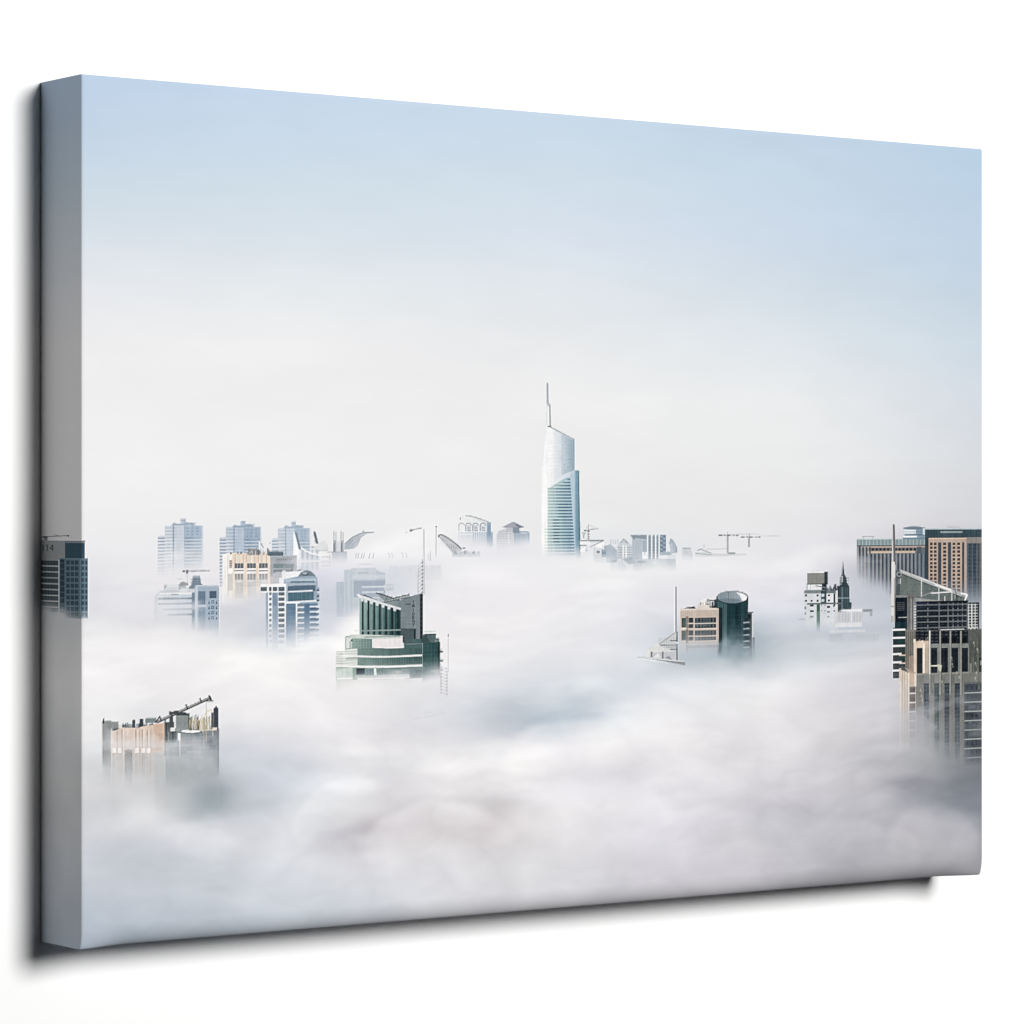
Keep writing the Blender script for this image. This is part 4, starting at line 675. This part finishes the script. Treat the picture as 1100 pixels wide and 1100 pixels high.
P.rect(888.6, 656, 891.8, 657.6, (110, 128, 124)); P.rect(870.2, 661, 874, 663, (150, 156, 160)); P.rect(888.6, 661.4, 891.4, 662.8, (150, 156, 160)); P.rect(877.4, 649, 881, 690, (52, 96, 82)); P.rect(877.4, 656, 881, 690, (120, 150, 144), .7); P.rect(864.4, 651, 866, 654, (96, 116, 122), .8); P.rect(864.4, 657, 866, 660, (140, 156, 162), .8); P.rect(898, 640, 899, 666, (226, 200, 204), .5)
P.end((656, 680), k=0, wob=4, grain=4)
P.layer('printed_building', 'low pale terrace building with a white flat roof in fog')
P.rect(899, 657, 927, 668.6, (204, 206, 210)); P.rect(903.4, 654, 926.4, 656.4, (238, 238, 240)); P.cols(901, 926, 658, 667, 3.2, 1.7, (182, 185, 190), .7); P.rect(914, 657, 915.4, 668, (226, 227, 230)); P.line(900, 657, 907, 653.6, 1, (180, 170, 178)); P.rect(926.4, 653.8, 937.4, 656.8, (146, 150, 158)); P.rect(934.8, 656, 937.2, 661.4, (164, 168, 176)); P.rect(926, 653.8, 927.2, 661, (196, 198, 204)); P.rect(897, 668.4, 926, 673, (224, 225, 228)); P.rect(892, 676, 930, 679, (220, 222, 226), .8); P.rect(891, 681, 905, 690, (180, 186, 195), .7); P.rect(920, 681, 944, 689, (182, 187, 196), .7); P.rect(857, 664.6, 865, 665.6, (176, 180, 188), .7)
P.end((668, 692), wob=4, top=.92)

# back right pair
P.layer('printed_office_block', 'long slate office block with a glass crown left of the brown striped tower')
P.rect(921, 578.6, 997, 680, (86, 100, 114)); P.rect(921, 578.8, 996.6, 585.2, (128, 152, 157)); P.cols(922.4, 996, 579, 585, 3.9, 1.0, (176, 192, 194), .8); P.rect(921, 578.2, 996, 579, (190, 202, 208)); P.rect(920.6, 585, 996, 586, (64, 76, 88)); P.rect(924.6, 586, 995, 588, (186, 158, 148)); P.rect(926, 588, 995, 593.8, (120, 116, 116))
P.cols(932.4, 984, 588.3, 591, 4.1, 2.6, (20, 32, 46), .95, .05); P.rect(932, 591.4, 983, 593.8, (206, 182, 154)); P.cols(921, 934, 586.6, 680, 3.7, 1.8, (160, 160, 162), .9); P.cols(922.8, 934, 587, 597, 3.7, 1.6, (36, 50, 66), .8)
P.cols(933, 996, 594, 680, 4.15, 2.0, (150, 152, 156), .85); P.cols(935, 996, 594, 680, 4.15, 1.6, (40, 58, 78), .8); P.rect(985, 587, 990, 594, (60, 76, 92), .8); P.rect(984, 588, 996, 680, (92, 112, 126), .35); P.line(926, 575.6, 939.4, 575.6, .8, (150, 160, 168)); P.line(928, 576, 928, 578.4, .5, (150, 160, 168)); P.line(938, 576, 938, 578.4, .5, (150, 160, 168))
P.end((594, 626), k=.5, xc=930, wob=4, grain=4)
P.layer('printed_round_penthouse', 'small round white and blue penthouse above the slate office block')
P.rect(971, 566.4, 993.6, 578.6, (176, 198, 214), 1, (120, 150, 172)); P.ell(982, 566.8, 11.4, 1.6, (110, 134, 150)); P.rect(971, 568.6, 984, 572.6, (238, 243, 247), .9); P.rect(972, 573.4, 993.6, 574.8, (90, 120, 142)); P.rect(970.4, 575, 985, 576.8, (236, 242, 246)); P.rect(970, 577, 994, 578.8, (110, 142, 160)); P.rect(971, 570.4, 993, 571.2, (90, 120, 144), .6); P.rect(991.4, 567, 993.6, 574, (226, 236, 242), .8); P.cols(984, 992, 568, 574, 2.2, .7, (90, 126, 150), .6)
P.end(None)
P.layer('printed_office_tower', 'brown and beige window gridded tower in a dark slate block at the right edge')
P.rect(993.8, 567.6, 1058, 680, (62, 82, 96)); P.rect(993.8, 567, 1058, 568.4, (176, 196, 206)); P.rect(994, 568.4, 1058, 577, (50, 74, 86)); P.cols(996, 1056, 569, 576, 3, .5, (70, 94, 106), .6); P.rect(1010.4, 570, 1034, 572, (140, 158, 164)); P.rect(1017, 565.4, 1031, 566, (150, 158, 164), .6); P.rect(1036, 576.6, 1058, 583, (140, 134, 130)); P.rect(994, 577, 998, 680, (46, 66, 80))
P.rect(997.6, 577.4, 1038.4, 680, (194, 166, 146)); P.rect(997.6, 577.4, 1038.4, 578.2, (226, 196, 172)); P.rect(1002, 578.6, 1003.4, 582, (226, 170, 130), .7)
for x0, x1 in ((1007.8, 1011.2), (1018.4, 1021.8), (1033.6, 1036)): P.rect(x0, 582, x1, 680, (58, 74, 88)); P.rows(x0, x1, 583, 680, 4.15, .8, (80, 92, 100), .5)
y = 582.4
while y < 660:
    for x0, w in ((999.2, 2.8), (1003.4, 2.8), (1013.2, 3.3), (1023.4, 2.8), (1028.4, 3.2)):
        P.rect(x0, y, x0 + w, y + 2.7, (46, 44, 50), .9); P.rect(x0 + .4, y + 2, x0 + w, y + 2.7, (96, 78, 68), .7)
    y += 4.15
P.rect(1036.4, 582, 1038.6, 680, (196, 164, 142)); P.cols(1039, 1058, 583, 680, 5, 1.4, (110, 108, 104), .7); P.grid(1040.4, 1057, 583.4, 640, 5, 4.15, 3, 2.4, (40, 62, 86), .8); P.rect(1052, 582, 1054, 680, (130, 118, 104), .6)
P.end((612, 656), wob=4, grain=5)

# front right tower
P.layer('printed_tower_block', 'dark gridded tower with a sloping glass roof at the right edge')
P.poly([(961, 612), (968, 611.4), (1039, 639), (1039, 649), (961, 641)], (94, 108, 108)); P.poly([(963, 620), (975, 616), (990, 624), (990, 638), (975, 640), (963, 638)], (104, 118, 112), .7); P.rows(976, 1030, 625, 642, 3.4, .5, (120, 130, 128), .6)
P.poly([(966, 611), (969, 611.6), (1039, 638.6), (1038, 642), (1020, 636), (990, 624), (968, 615)], (176, 180, 180)); P.line(968, 613, 990, 620.6, 1.1, (206, 208, 208)); P.line(1005, 627.4, 1022, 633.6, 2, (240, 240, 238)); P.line(990, 621, 1008, 628, 1, (226, 228, 228)); P.line(968, 616, 1036, 642, .8, (56, 64, 66))
for x, y0, y1 in ((990, 620, 641), (1008.6, 628, 645), (1022.6, 633, 646), (1015, 640, 646)): P.rect(x - .5, y0, x + .6, y1, (206, 208, 206))
P.line(1000, 636.8, 1023, 635.2, 1.3, (232, 232, 228)); P.line(990, 640, 1003, 634.8, .8, (150, 156, 156)); P.line(1026, 632, 1029, 646, .7, (60, 68, 70)); P.clutter(1023, 1038, 645, 18, 1, 8, [(60, 70, 70), (190, 194, 190), (130, 136, 134)], .5, 2.2, .75)
P.path([(1032, 636.6), (1039.4, 638.4), (1038, 641), (1035.6, 647)], 1.8, (244, 243, 240)); P.rect(964.4, 621, 967.6, 626.6, (240, 241, 240)); P.rect(963, 613, 967, 640, (64, 72, 76), .7); P.ell(966, 616.4, 2.8, 2.8, (150, 156, 158)); P.ell(966, 616.4, 1.7, 1.7, (70, 78, 82))
P.rect(961.4, 638.4, 976, 676, (16, 28, 42)); P.rect(962, 638.6, 976, 641.4, (130, 134, 134)); P.poly([(983, 641.6), (1038, 647.6), (1038, 649.2), (983, 645)], (150, 152, 150)); P.rows(963.6, 972, 646.4, 655, 2.0, .9, (90, 92, 96), .8); P.rect(965, 662.4, 975, 663.2, (190, 194, 194), .9); P.rect(962, 668, 975, 673.6, (18, 60, 66), .7)
P.rect(983.8, 645, 1040, 700, (20, 29, 38)); P.poly([(984, 646), (1037, 650), (984, 652)], (30, 40, 70))
for x in (983.6, 996.2, 1008.4, 1018, 1023.4, 1028.6, 1033.4, 1038.6): P.rect(x, 647, x + 1.3, 692, (104, 112, 124))
for k in range(8): P.rect(984, 648.4 + 6.1 * k, 1040, 649.8 + 6.1 * k, (106, 112, 116)); P.rect(984, 651.6 + 6.1 * k, 1040, 652.2 + 6.1 * k, (58, 68, 84), .7)
P.grid(986, 1038, 650, 690, 4.7, 6.1, 2.6, 2.2, (6, 14, 28), .7, .6)
P.cols(974.6, 983, 638, 700, 2.6, 1.3, (136, 134, 126), .9); P.rect(974.6, 637.6, 983.4, 700, (108, 108, 104), .5); P.rect(976.4, 640, 977.2, 700, (60, 62, 62), .8); P.rect(980, 640, 980.8, 700, (60, 62, 62), .8); P.grid(982.4, 984.2, 650, 690, 3, 3, 1.4, 1.7, (240, 238, 232), .95, .1)
P.rect(1039.6, 646.6, 1052, 692, (52, 60, 68)); P.cols(1040, 1052, 648, 678, 3.6, 1, (224, 226, 224), .95); P.rows(1040, 1051.6, 648.6, 678, 3.1, .8, (214, 217, 216), .9); P.rect(1050.6, 647.6, 1051.8, 682, (40, 44, 50))
for k in range(7): P.line(1041 + 1.4 * k, 672 + 2.2 * (k % 3), 1045.6 + 1.4 * k, 682 + 1.4 * (k % 3), .8, (226, 228, 224), .8)
P.rect(1010, 675.2, 1036, 676.6, (236, 238, 238))
# left stack of white slabs
P.rect(959.4, 674, 974, 728, (40, 58, 60)); P.rect(962, 686, 972, 690.6, (24, 70, 66), .8); P.rect(963, 703.6, 974, 708, (26, 66, 62), .7)
for i in range(6): P.rect(958.6, 674.8 + 8.75 * i, 972.6 - (4 if i > 2 else 0), 677 + 8.75 * i, (240, 240, 238)); P.rect(960.6, 678.6 + 8.75 * i, 966, 682 + 8.75 * i, (70, 66, 72) if i > 1 else (30, 50, 56), .8)
P.rect(966, 702.6, 978, 704, (206, 186, 166)); P.rect(966, 711, 978, 712.6, (206, 186, 166))
P.rect(972.6, 676, 984, 732, (126, 120, 112)); P.cols(973.4, 984, 678, 732, 2.3, .9, (84, 82, 78), .8); P.rect(976.4, 704, 984, 732, (176, 146, 122), .8)
# middle tier
P.rect(983.4, 676, 1058, 735, (84, 88, 88)); P.rect(984, 677, 1040, 691, (22, 30, 42)); P.grid(984, 1040, 677, 691, 5.2, 3.6, 3.2, 1.2, (80, 90, 100), .8); P.clutter(984, 998, 690, 16, 1, 7, [(110, 108, 104), (40, 46, 54), (180, 170, 156)], .6, 2.4)
for x in (1012, 1022, 1033): P.rect(x, 684, x + 6, 689.6, (10, 16, 26))
P.rect(981.6, 688, 998, 726, (206, 178, 152)); P.poly([(984, 690), (992, 687), (993, 695), (984, 696)], (232, 204, 176)); P.rect(985, 695.4, 991.2, 723, (28, 36, 44)); P.rect(991.4, 690.6, 993.8, 728, (240, 224, 204)); P.cols(994, 998, 695, 728, 1.7, .6, (150, 124, 104), .8); P.rect(981.4, 686, 983.8, 722, (240, 218, 196)); P.rect(981.6, 690, 982.2, 728, (180, 150, 128), .8)
for x0, x1 in ((999.6, 1008), (1010.4, 1019.4), (1021.6, 1030.4), (1032.4, 1041)):
    P.rect(x0, 691, x1 + 1, 726, (128, 134, 130)); P.rect(x0 + .8, 695.4, x1 - 1, 723, (20, 27, 38)); P.rect(x0 + 3.4, 696, x0 + 3.9, 723, (40, 52, 74), .7); P.rows(x0 + .8, x1 - 1, 697, 723, 4.6, .5, (36, 48, 68), .7)
P.rect(1041, 676, 1058, 735, (88, 92, 88)); P.clutter(1041, 1057, 735, 40, 8, 56, [(70, 76, 72), (110, 114, 104), (52, 58, 56), (130, 134, 118)], .6, 2.2, .5); P.rect(1041.6, 712, 1044, 722, (140, 142, 130), .8); P.rect(1052, 706, 1056, 722, (30, 34, 38), .8); P.rect(1053, 709, 1056, 714, (170, 168, 160), .8)
# lower tier
P.rect(984, 722.6, 1058, 860, (112, 112, 106)); P.rect(984, 722, 1042, 724, (140, 138, 130)); P.poly([(966, 717.6), (971, 716), (984, 723), (984, 860), (966, 860)], (222, 202, 178)); P.poly([(968, 714.6), (972, 716), (977, 722.6), (968, 719)], (70, 84, 86)); P.poly([(971, 716), (984, 722.4), (984, 726), (978, 724)], (150, 124, 104), .6)
for x in (969, 971.6, 974.2): P.rect(x, 720, x + .9, 860, (176, 152, 130), .8)
P.rect(966.4, 732, 968.4, 860, (240, 226, 206), .8); P.rect(975.8, 722, 977, 860, (244, 226, 206)); P.rect(977, 723, 983, 737, (212, 176, 144)); P.rect(982.2, 723, 984.6, 737, (244, 226, 206)); P.rect(977, 737, 983.6, 860, (110, 96, 92))
for i in range(9): P.rect(976.6, 743.6 + 9.9 * i, 984, 745 + 9.9 * i, (236, 230, 222)); P.rect(977.4, 739 + 9.9 * i, 983, 743 + 9.9 * i, (74, 66, 72), .8)
for x0, x1, c in ((992.6, 998, (34, 48, 66)), (1003.8, 1008.8, (40, 60, 60)), (1014.8, 1019.8, (36, 48, 60)), (1025.8, 1031.2, (34, 50, 68))):
    P.rect(x0, 733.6, x1, 860, c); P.rect(x0, 724.6, x1 + 1.6, 733, (132, 138, 136), .7); P.rows(x0, x1, 736, 850, 4.4, .7, (84, 94, 100), .7); P.rect((x0 + x1) / 2, 734, (x0 + x1) / 2 + .5, 810, (80, 92, 100), .6)
for x in (998.2, 1009.2, 1020.2, 1031.6): P.rect(x, 677, x + 1.7, 746, (150, 152, 142)); P.rect(x + 1.7, 690, x + 2.3, 746, (64, 68, 66), .8)
P.rect(998.2, 676.6, 999.4, 724, (222, 222, 214)); P.line(998, 714.8, 1010, 714.6, 1.3, (206, 206, 184)); P.poly([(1007, 713), (1012, 714), (1011, 721), (1008.4, 720)], (206, 212, 176), .85)
for x, y in ((1028, 722), (1031, 727), (1012, 732), (990, 747), (991, 752), (989, 741), (1049, 722), (1048, 728), (1046, 690), (1050, 697), (1022, 706), (1023, 713), (1048, 712)): P.ell(x, y, .9, 1.5, (190, 196, 172), .6); P.ell(x + .8, y + 2.6, .6, 1.6, (150, 156, 134), .6)
P.rect(1036, 732.8, 1058, 860, (40, 50, 62)); P.rect(1036, 732, 1058, 734, (84, 90, 92)); P.cols(1037, 1057, 735, 820, 3.3, .6, (66, 76, 88), .6); P.rect(1050.4, 734, 1053, 740, (80, 96, 76))
for i in range(12): P.rect(1036, 743 + 9.95 * i, 1058, 744.1 + 9.95 * i, (186, 190, 184)); P.grid(1038, 1056, 736 + 9.95 * i, 742 + 9.95 * i, 5, 9, 2.6, 4.6, (16, 22, 34), .7, .6)
P.rect(1034, 724, 1036, 820, (110, 110, 104))
P.end((730, 802), k=.3, xc=1005, wob=6, grain=7, soft=True)
P.layer('spire', None, len(P.parts))
P.poly([(958.8, 562), (961.4, 562.4), (962.2, 604), (961.4, 640), (961, 668), (957.4, 668), (958, 604)], (206, 202, 202)); P.poly([(959.4, 563), (961.3, 563), (962.4, 606), (959.9, 606)], (96, 90, 96)); P.rect(957.8, 603, 961.4, 668, (226, 222, 218)); P.rect(960.4, 620, 961.6, 668, (150, 146, 144), .8); P.rect(957.4, 650, 961, 652, (160, 150, 146), .6); P.rect(957.2, 661, 960, 668, (170, 164, 162), .8)
P.end(None, thr=.3)

# torn shreds of fog drifting across the feet of the buildings
tear = fbm(NV, NU, 22, 141, 5, 2.6, .55); tear = np.clip(tear * 1.6 + .35, 0, 1)
band = np.zeros((NV, NU))
for cx, cy, rx, ry in ((195, 652, 48, 12), (312, 676, 40, 16), (268, 622, 36, 13), (415, 722, 70, 9), (765, 686, 52, 12), (885, 664, 44, 12), (1012, 772, 64, 34),
                       (170, 806, 76, 17), (195, 602, 34, 10), (690, 600, 60, 8), (600, 590, 34, 8), (510, 584, 34, 8), (335, 603, 40, 8), (945, 612, 26, 12)):
    band = np.maximum(band, np.exp(-((P.X - cx) / rx) ** 4 - ((P.Y - cy) / ry) ** 2))
veil = (band * tear * .72)[..., None]
P.img = P.img * (1 - veil) + CLEAR * veil

# left edge of the print: the tower that wraps round onto the side
def edge_tower(p):
    p.layer('printed_office_tower', 'teal grid windowed tower wrapping round the left edge of the canvas')
    p.rect(36, 580.2, 70.4, 664, (150, 156, 160)); letters(p, '14', 49, 584.6, 3.6, 6.6, 5, 0, 1.1, (62, 84, 88)); p.rect(46, 584.6, 47.2, 591.6, (70, 92, 96), .8); p.rect(62.6, 601, 66, 664, (190, 200, 206))
    p.rect(36, 601.6, 62.8, 664, (62, 78, 86)); p.rows(36, 62.8, 607, 660, 6.25, 1, (214, 222, 226), 1); p.grid(37, 62, 602.6, 660, 3.2, 6.25, 1.4, 3.4, (110, 128, 134), .4)
    p.rect(64, 599.4, 94.6, 664, (92, 124, 144)); p.rect(70, 580.4, 91.2, 599.4, (50, 84, 104)); p.rect(70, 580.4, 91.2, 582.8, (150, 160, 166)); p.cols(70.6, 91, 580.6, 582.6, 2, .9, (60, 80, 92), .8)
    p.rect(64.6, 600.4, 69.4, 658, (46, 70, 90)); p.rows(64.6, 70, 604, 658, 6.25, .8, (100, 124, 140), .8)
    for x0, w in ((71.6, 3.4), (76.4, 3.4), (80.8, 3.6), (88, 2.2), (91.6, 2)):
        y = 601.6
        while y < 660:
            p.rect(x0, y, x0 + w, y + 4.2, (40, 62, 80), .9); p.rect(x0 + .8, y + .6, x0 + w - .6, y + 3, (70, 96, 114), .5); y += 6.25
    p.rect(63, 601, 63.8, 660, (210, 218, 222), .9); p.rect(86.2, 600, 87.2, 660, (130, 160, 180), .8); p.rect(94.4, 599.6, 95.6, 661, (243, 245, 248), .9); p.rect(91.2, 581, 92.2, 599, (243, 245, 248), .7)
    p.end((644, 664), k=.3, xc=75, wob=1.5, grain=2)
edge_tower(P)

# the left side of the wrap: 120 samples deep
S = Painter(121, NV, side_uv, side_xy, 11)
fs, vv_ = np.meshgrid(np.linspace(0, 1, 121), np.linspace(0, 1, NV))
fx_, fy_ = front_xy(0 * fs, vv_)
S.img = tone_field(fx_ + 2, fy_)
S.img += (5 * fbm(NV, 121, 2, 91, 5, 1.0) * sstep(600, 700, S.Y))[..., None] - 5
S.img *= .955          # shade of the turned-away side, partly put into its print tones
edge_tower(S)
S.layer('printed_crane', 'small dark crane jib printed on the side edge above the teal tower')
S.line(45.6, 576.2, 74, 574.8, .9, (120, 122, 124)); S.rect(46, 575.6, 51, 577, (60, 62, 64)); S.rect(47.6, 576.4, 51, 579.8, (80, 82, 84)); S.rect(48.6, 577.4, 50, 578.8, (170, 172, 172)); S.rect(72.6, 574, 74.4, 576, (70, 72, 74)); S.line(57, 573.4, 64, 575, .5, (150, 150, 152)); S.end(None, thr=.3)
# clip both prints; the left side carries some shade in its colour
P.img = np.clip(P.img, 0, 255); S.img = np.clip(S.img, 0, 255)

# ---------------------------------------------------------------- build the wrapped canvas
def lin(c):
    c = c / 255.0
    return np.where(c <= 0.04045, c / 12.92, ((c + 0.055) / 1.055) ** 2.4)
def blur1(a):
    for ax in (0, 1):
        p = np.pad(a, [(1, 1) if i == ax else (0, 0) for i in range(a.ndim)], 'edge')
        sl = lambda s, e: tuple(slice(s, e if e else None) if i == ax else slice(None) for i in range(a.ndim))
        a = p[sl(0, -2)] * .18 + p[sl(1, -1)] * .64 + p[sl(2, 0)] * .18
    return a
def crisp(a, amt=0.75, n=2):
    """a printed photograph is sharpened: pale and dark fringes along edges"""
    b = a
    for _ in range(n): b = blur1(blur1(b))
    return a + amt * (a - b)
pm = bpy.data.materials.new('printed_canvas'); pm.use_nodes = True
nt = pm.node_tree; b = nt.nodes['Principled BSDF']; b.inputs['Roughness'].default_value = 0.85; b.inputs['Specular IOR Level'].default_value = 0.05
vc = nt.nodes.new('ShaderNodeVertexColor'); vc.layer_name = 'print'
nt.links.new(vc.outputs['Color'], b.inputs['Base Color'])
tc = nt.nodes.new('ShaderNodeTexCoord'); sx = nt.nodes.new('ShaderNodeSeparateXYZ'); nt.links.new(tc.outputs['Object'], sx.inputs[0])
def sine(axis):
    m1 = nt.nodes.new('ShaderNodeMath'); m1.operation = 'MULTIPLY'; m1.inputs[1].default_value = 2 * math.pi / 0.0009
    m2 = nt.nodes.new('ShaderNodeMath'); m2.operation = 'SINE'; nt.links.new(sx.outputs[axis], m1.inputs[0]); nt.links.new(m1.outputs[0], m2.inputs[0]); return m2
sa, sb = sine('X'), sine('Z'); mm = nt.nodes.new('ShaderNodeMath'); mm.operation = 'MULTIPLY'; nt.links.new(sa.outputs[0], mm.inputs[0]); nt.links.new(sb.outputs[0], mm.inputs[1])
bp = nt.nodes.new('ShaderNodeBump'); bp.inputs['Strength'].default_value = 0.10; bp.inputs['Distance'].default_value = 0.00004
nt.links.new(mm.outputs[0], bp.inputs['Height']); nt.links.new(bp.outputs['Normal'], b.inputs['Normal'])

root = bpy.data.objects.new('canvas_print', None); COL.objects.link(root); root.location = (0, -GAP, 0)
root['label'] = 'large stretched canvas print of skyscrapers rising out of fog, hanging on the white wall'; root['category'] = 'canvas print'
def sheet(name, pos, col, faces, parent, label=None):
    """one mesh from a shared lattice: pos (N,3), col (N,3) linear, faces (M,4) indices"""
    used, inv = np.unique(faces.ravel(), return_inverse=True)
    me = bpy.data.meshes.new(name); n = len(used); m = len(faces)
    me.vertices.add(n); me.vertices.foreach_set('co', pos[used].astype(np.float32).ravel())
    me.loops.add(m * 4); me.loops.foreach_set('vertex_index', inv.astype(np.int32).ravel())
    me.polygons.add(m); me.polygons.foreach_set('loop_start', np.arange(0, m * 4, 4, dtype=np.int32)); me.polygons.foreach_set('loop_total', np.full(m, 4, np.int32))
    me.polygons.foreach_set('use_smooth', np.ones(m, bool))
    me.update(calc_edges=True)
    at = me.color_attributes.new('print', 'FLOAT_COLOR', 'POINT')
    c4 = np.ones((n, 4), np.float32); c4[:, :3] = col[used]; at.data.foreach_set('color', c4.ravel())
    me.materials.append(pm)
    o = bpy.data.objects.new(name, me); COL.objects.link(o); o.parent = parent
    if label: o['label'] = label
    return o
# the front rolls over softly at the bottom, tightly at the other edges
us = np.linspace(0, 1, NU); vs_ = np.linspace(0, 1, NV)
xg, zg = np.meshgrid((us - .5) * W, (.5 - vs_) * H)
def roll(d, r, depth):                       # d = distance from the edge, quarter ellipse
    t = np.clip(1 - d / r, 0, 1); return depth * (1 - np.sqrt(np.maximum(0, 1 - t * t)))
edge = np.minimum(xg + W / 2, W / 2 - xg)
stiff = 0.25 + 0.75 * sstep(0.0, 0.03, edge)       # the folded corners stay proud of the rolled bottom
dep = roll(zg + H / 2, ROLL_B[0], ROLL_B[1]) * stiff + roll(H / 2 - zg, *ROLL_T) + roll(W / 2 - xg, *ROLL_R) + roll(xg + W / 2, *ROLL_L)
yg = -D + dep
lat = np.stack([xg, yg, zg], -1).reshape(-1, 3)
def irr(x, z):
    f = lambda a, b_: KEY[1] ** 2 / (KEY[1] ** 2 + (a - KEY[0]) ** 2 + (b_ - KEY[2]) ** 2) ** 2
    return (KILL * f(x, z) / f(0, 0))[..., None]
fcol = (lin(np.clip(crisp(P.img), 0, 255)) / irr(xg, zg)).clip(0, .93).reshape(-1, 3)
ids = P.ids[:-1, :-1]
def quads(mask, st=1):
    r, c = np.nonzero(mask); r = r * st; c = c * st
    a = r * NU + c; return np.stack([a + st * NU, a + st * NU + st, a + st, a], -1)
# coarse cells of the plain sheet: 2 x 2 blocks free of buildings and away from the rolled rims
hb, wb_ = (NV - 1) // 2, (NU - 1) // 2
blk = ids[:hb * 2, :wb_ * 2].reshape(hb, 2, wb_, 2)
free = (blk == 0).all((1, 3)); free[-12:] = False
fine = np.zeros_like(ids, bool); fine[:hb * 2, :wb_ * 2] = np.repeat(np.repeat(~free, 2, 0), 2, 1); fine[hb * 2:] = True; fine[:, wb_ * 2:] = True
front = sheet('canvas_front', lat, fcol, np.concatenate([quads(free, 2), quads(fine & (ids == 0))]), root, 'printed front face showing blue sky above a sea of white fog')
made = {}
for i, (name, label, par) in enumerate(P.parts, 1):
    m = ids == i
    if not m.any(): print('EMPTY', i, name, label); continue
    made[i] = sheet(name, lat, fcol, quads(m), made.get(par, root) if par else root, label)
# sides: lattice of their own
def side_sheet(name, p0, p1, n0, n1, col, label, idmap=None, parts=None):
    """p0(t) front rim, p1(t) back rim as arrays (n0,3); n1 samples across; col (n0, n1, 3)"""
    t = np.linspace(0, 1, n1)[None, :, None]
    pos = (p0[:, None] * (1 - t) + p1[:, None] * t)
    m = (idmap if idmap is not None else np.zeros((n0, n1), int))[:-1, :-1]
    def q(mask):
        r, c = np.nonzero(mask); a = r * n1 + c; return np.stack([a, a + 1, a + n1 + 1, a + n1], -1)
    o = sheet(name, pos.reshape(-1, 3), (lin(col) / irr(pos[..., 0], pos[..., 2])).clip(0, .93).reshape(-1, 3), q(m == 0), root, label)
    for i, (nm, lb, _) in enumerate(parts or [], 1):
        if (m == i).any(): sheet(nm, pos.reshape(-1, 3), (lin(col) / irr(pos[..., 0], pos[..., 2])).clip(0, .93).reshape(-1, 3), q(m == i), root, lb)
    return o
L3 = lat.reshape(NV, NU, 3)
def back(a):
    b_ = a.copy(); b_[:, 1] = 0.0; return b_
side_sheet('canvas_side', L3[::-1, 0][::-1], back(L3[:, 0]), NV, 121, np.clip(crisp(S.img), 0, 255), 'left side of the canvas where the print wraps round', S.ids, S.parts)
def rim(line, cols_, name, label, flip):
    n = len(line); c = np.repeat(cols_[:, None], 9, 1)
    if flip: line, c = line[::-1], c[::-1]
    side_sheet(name, line, back(line), n, 9, c, label)
rim(L3[:, -1], P.img[:, -1], 'canvas_side', 'right side of the canvas, out of view', True)
rim(L3[0], P.img[0], 'canvas_side', 'top side of the canvas in pale sky blue', True)
rim(L3[-1], P.img[-1], 'canvas_side', 'underside of the canvas in grey fog tones', False)
SC.render.engine = 'CYCLES'
print('parts', len(P.parts) + len(S.parts), 'quads', sum(len(o.data.polygons) for o in bpy.data.objects if o.type == 'MESH'))
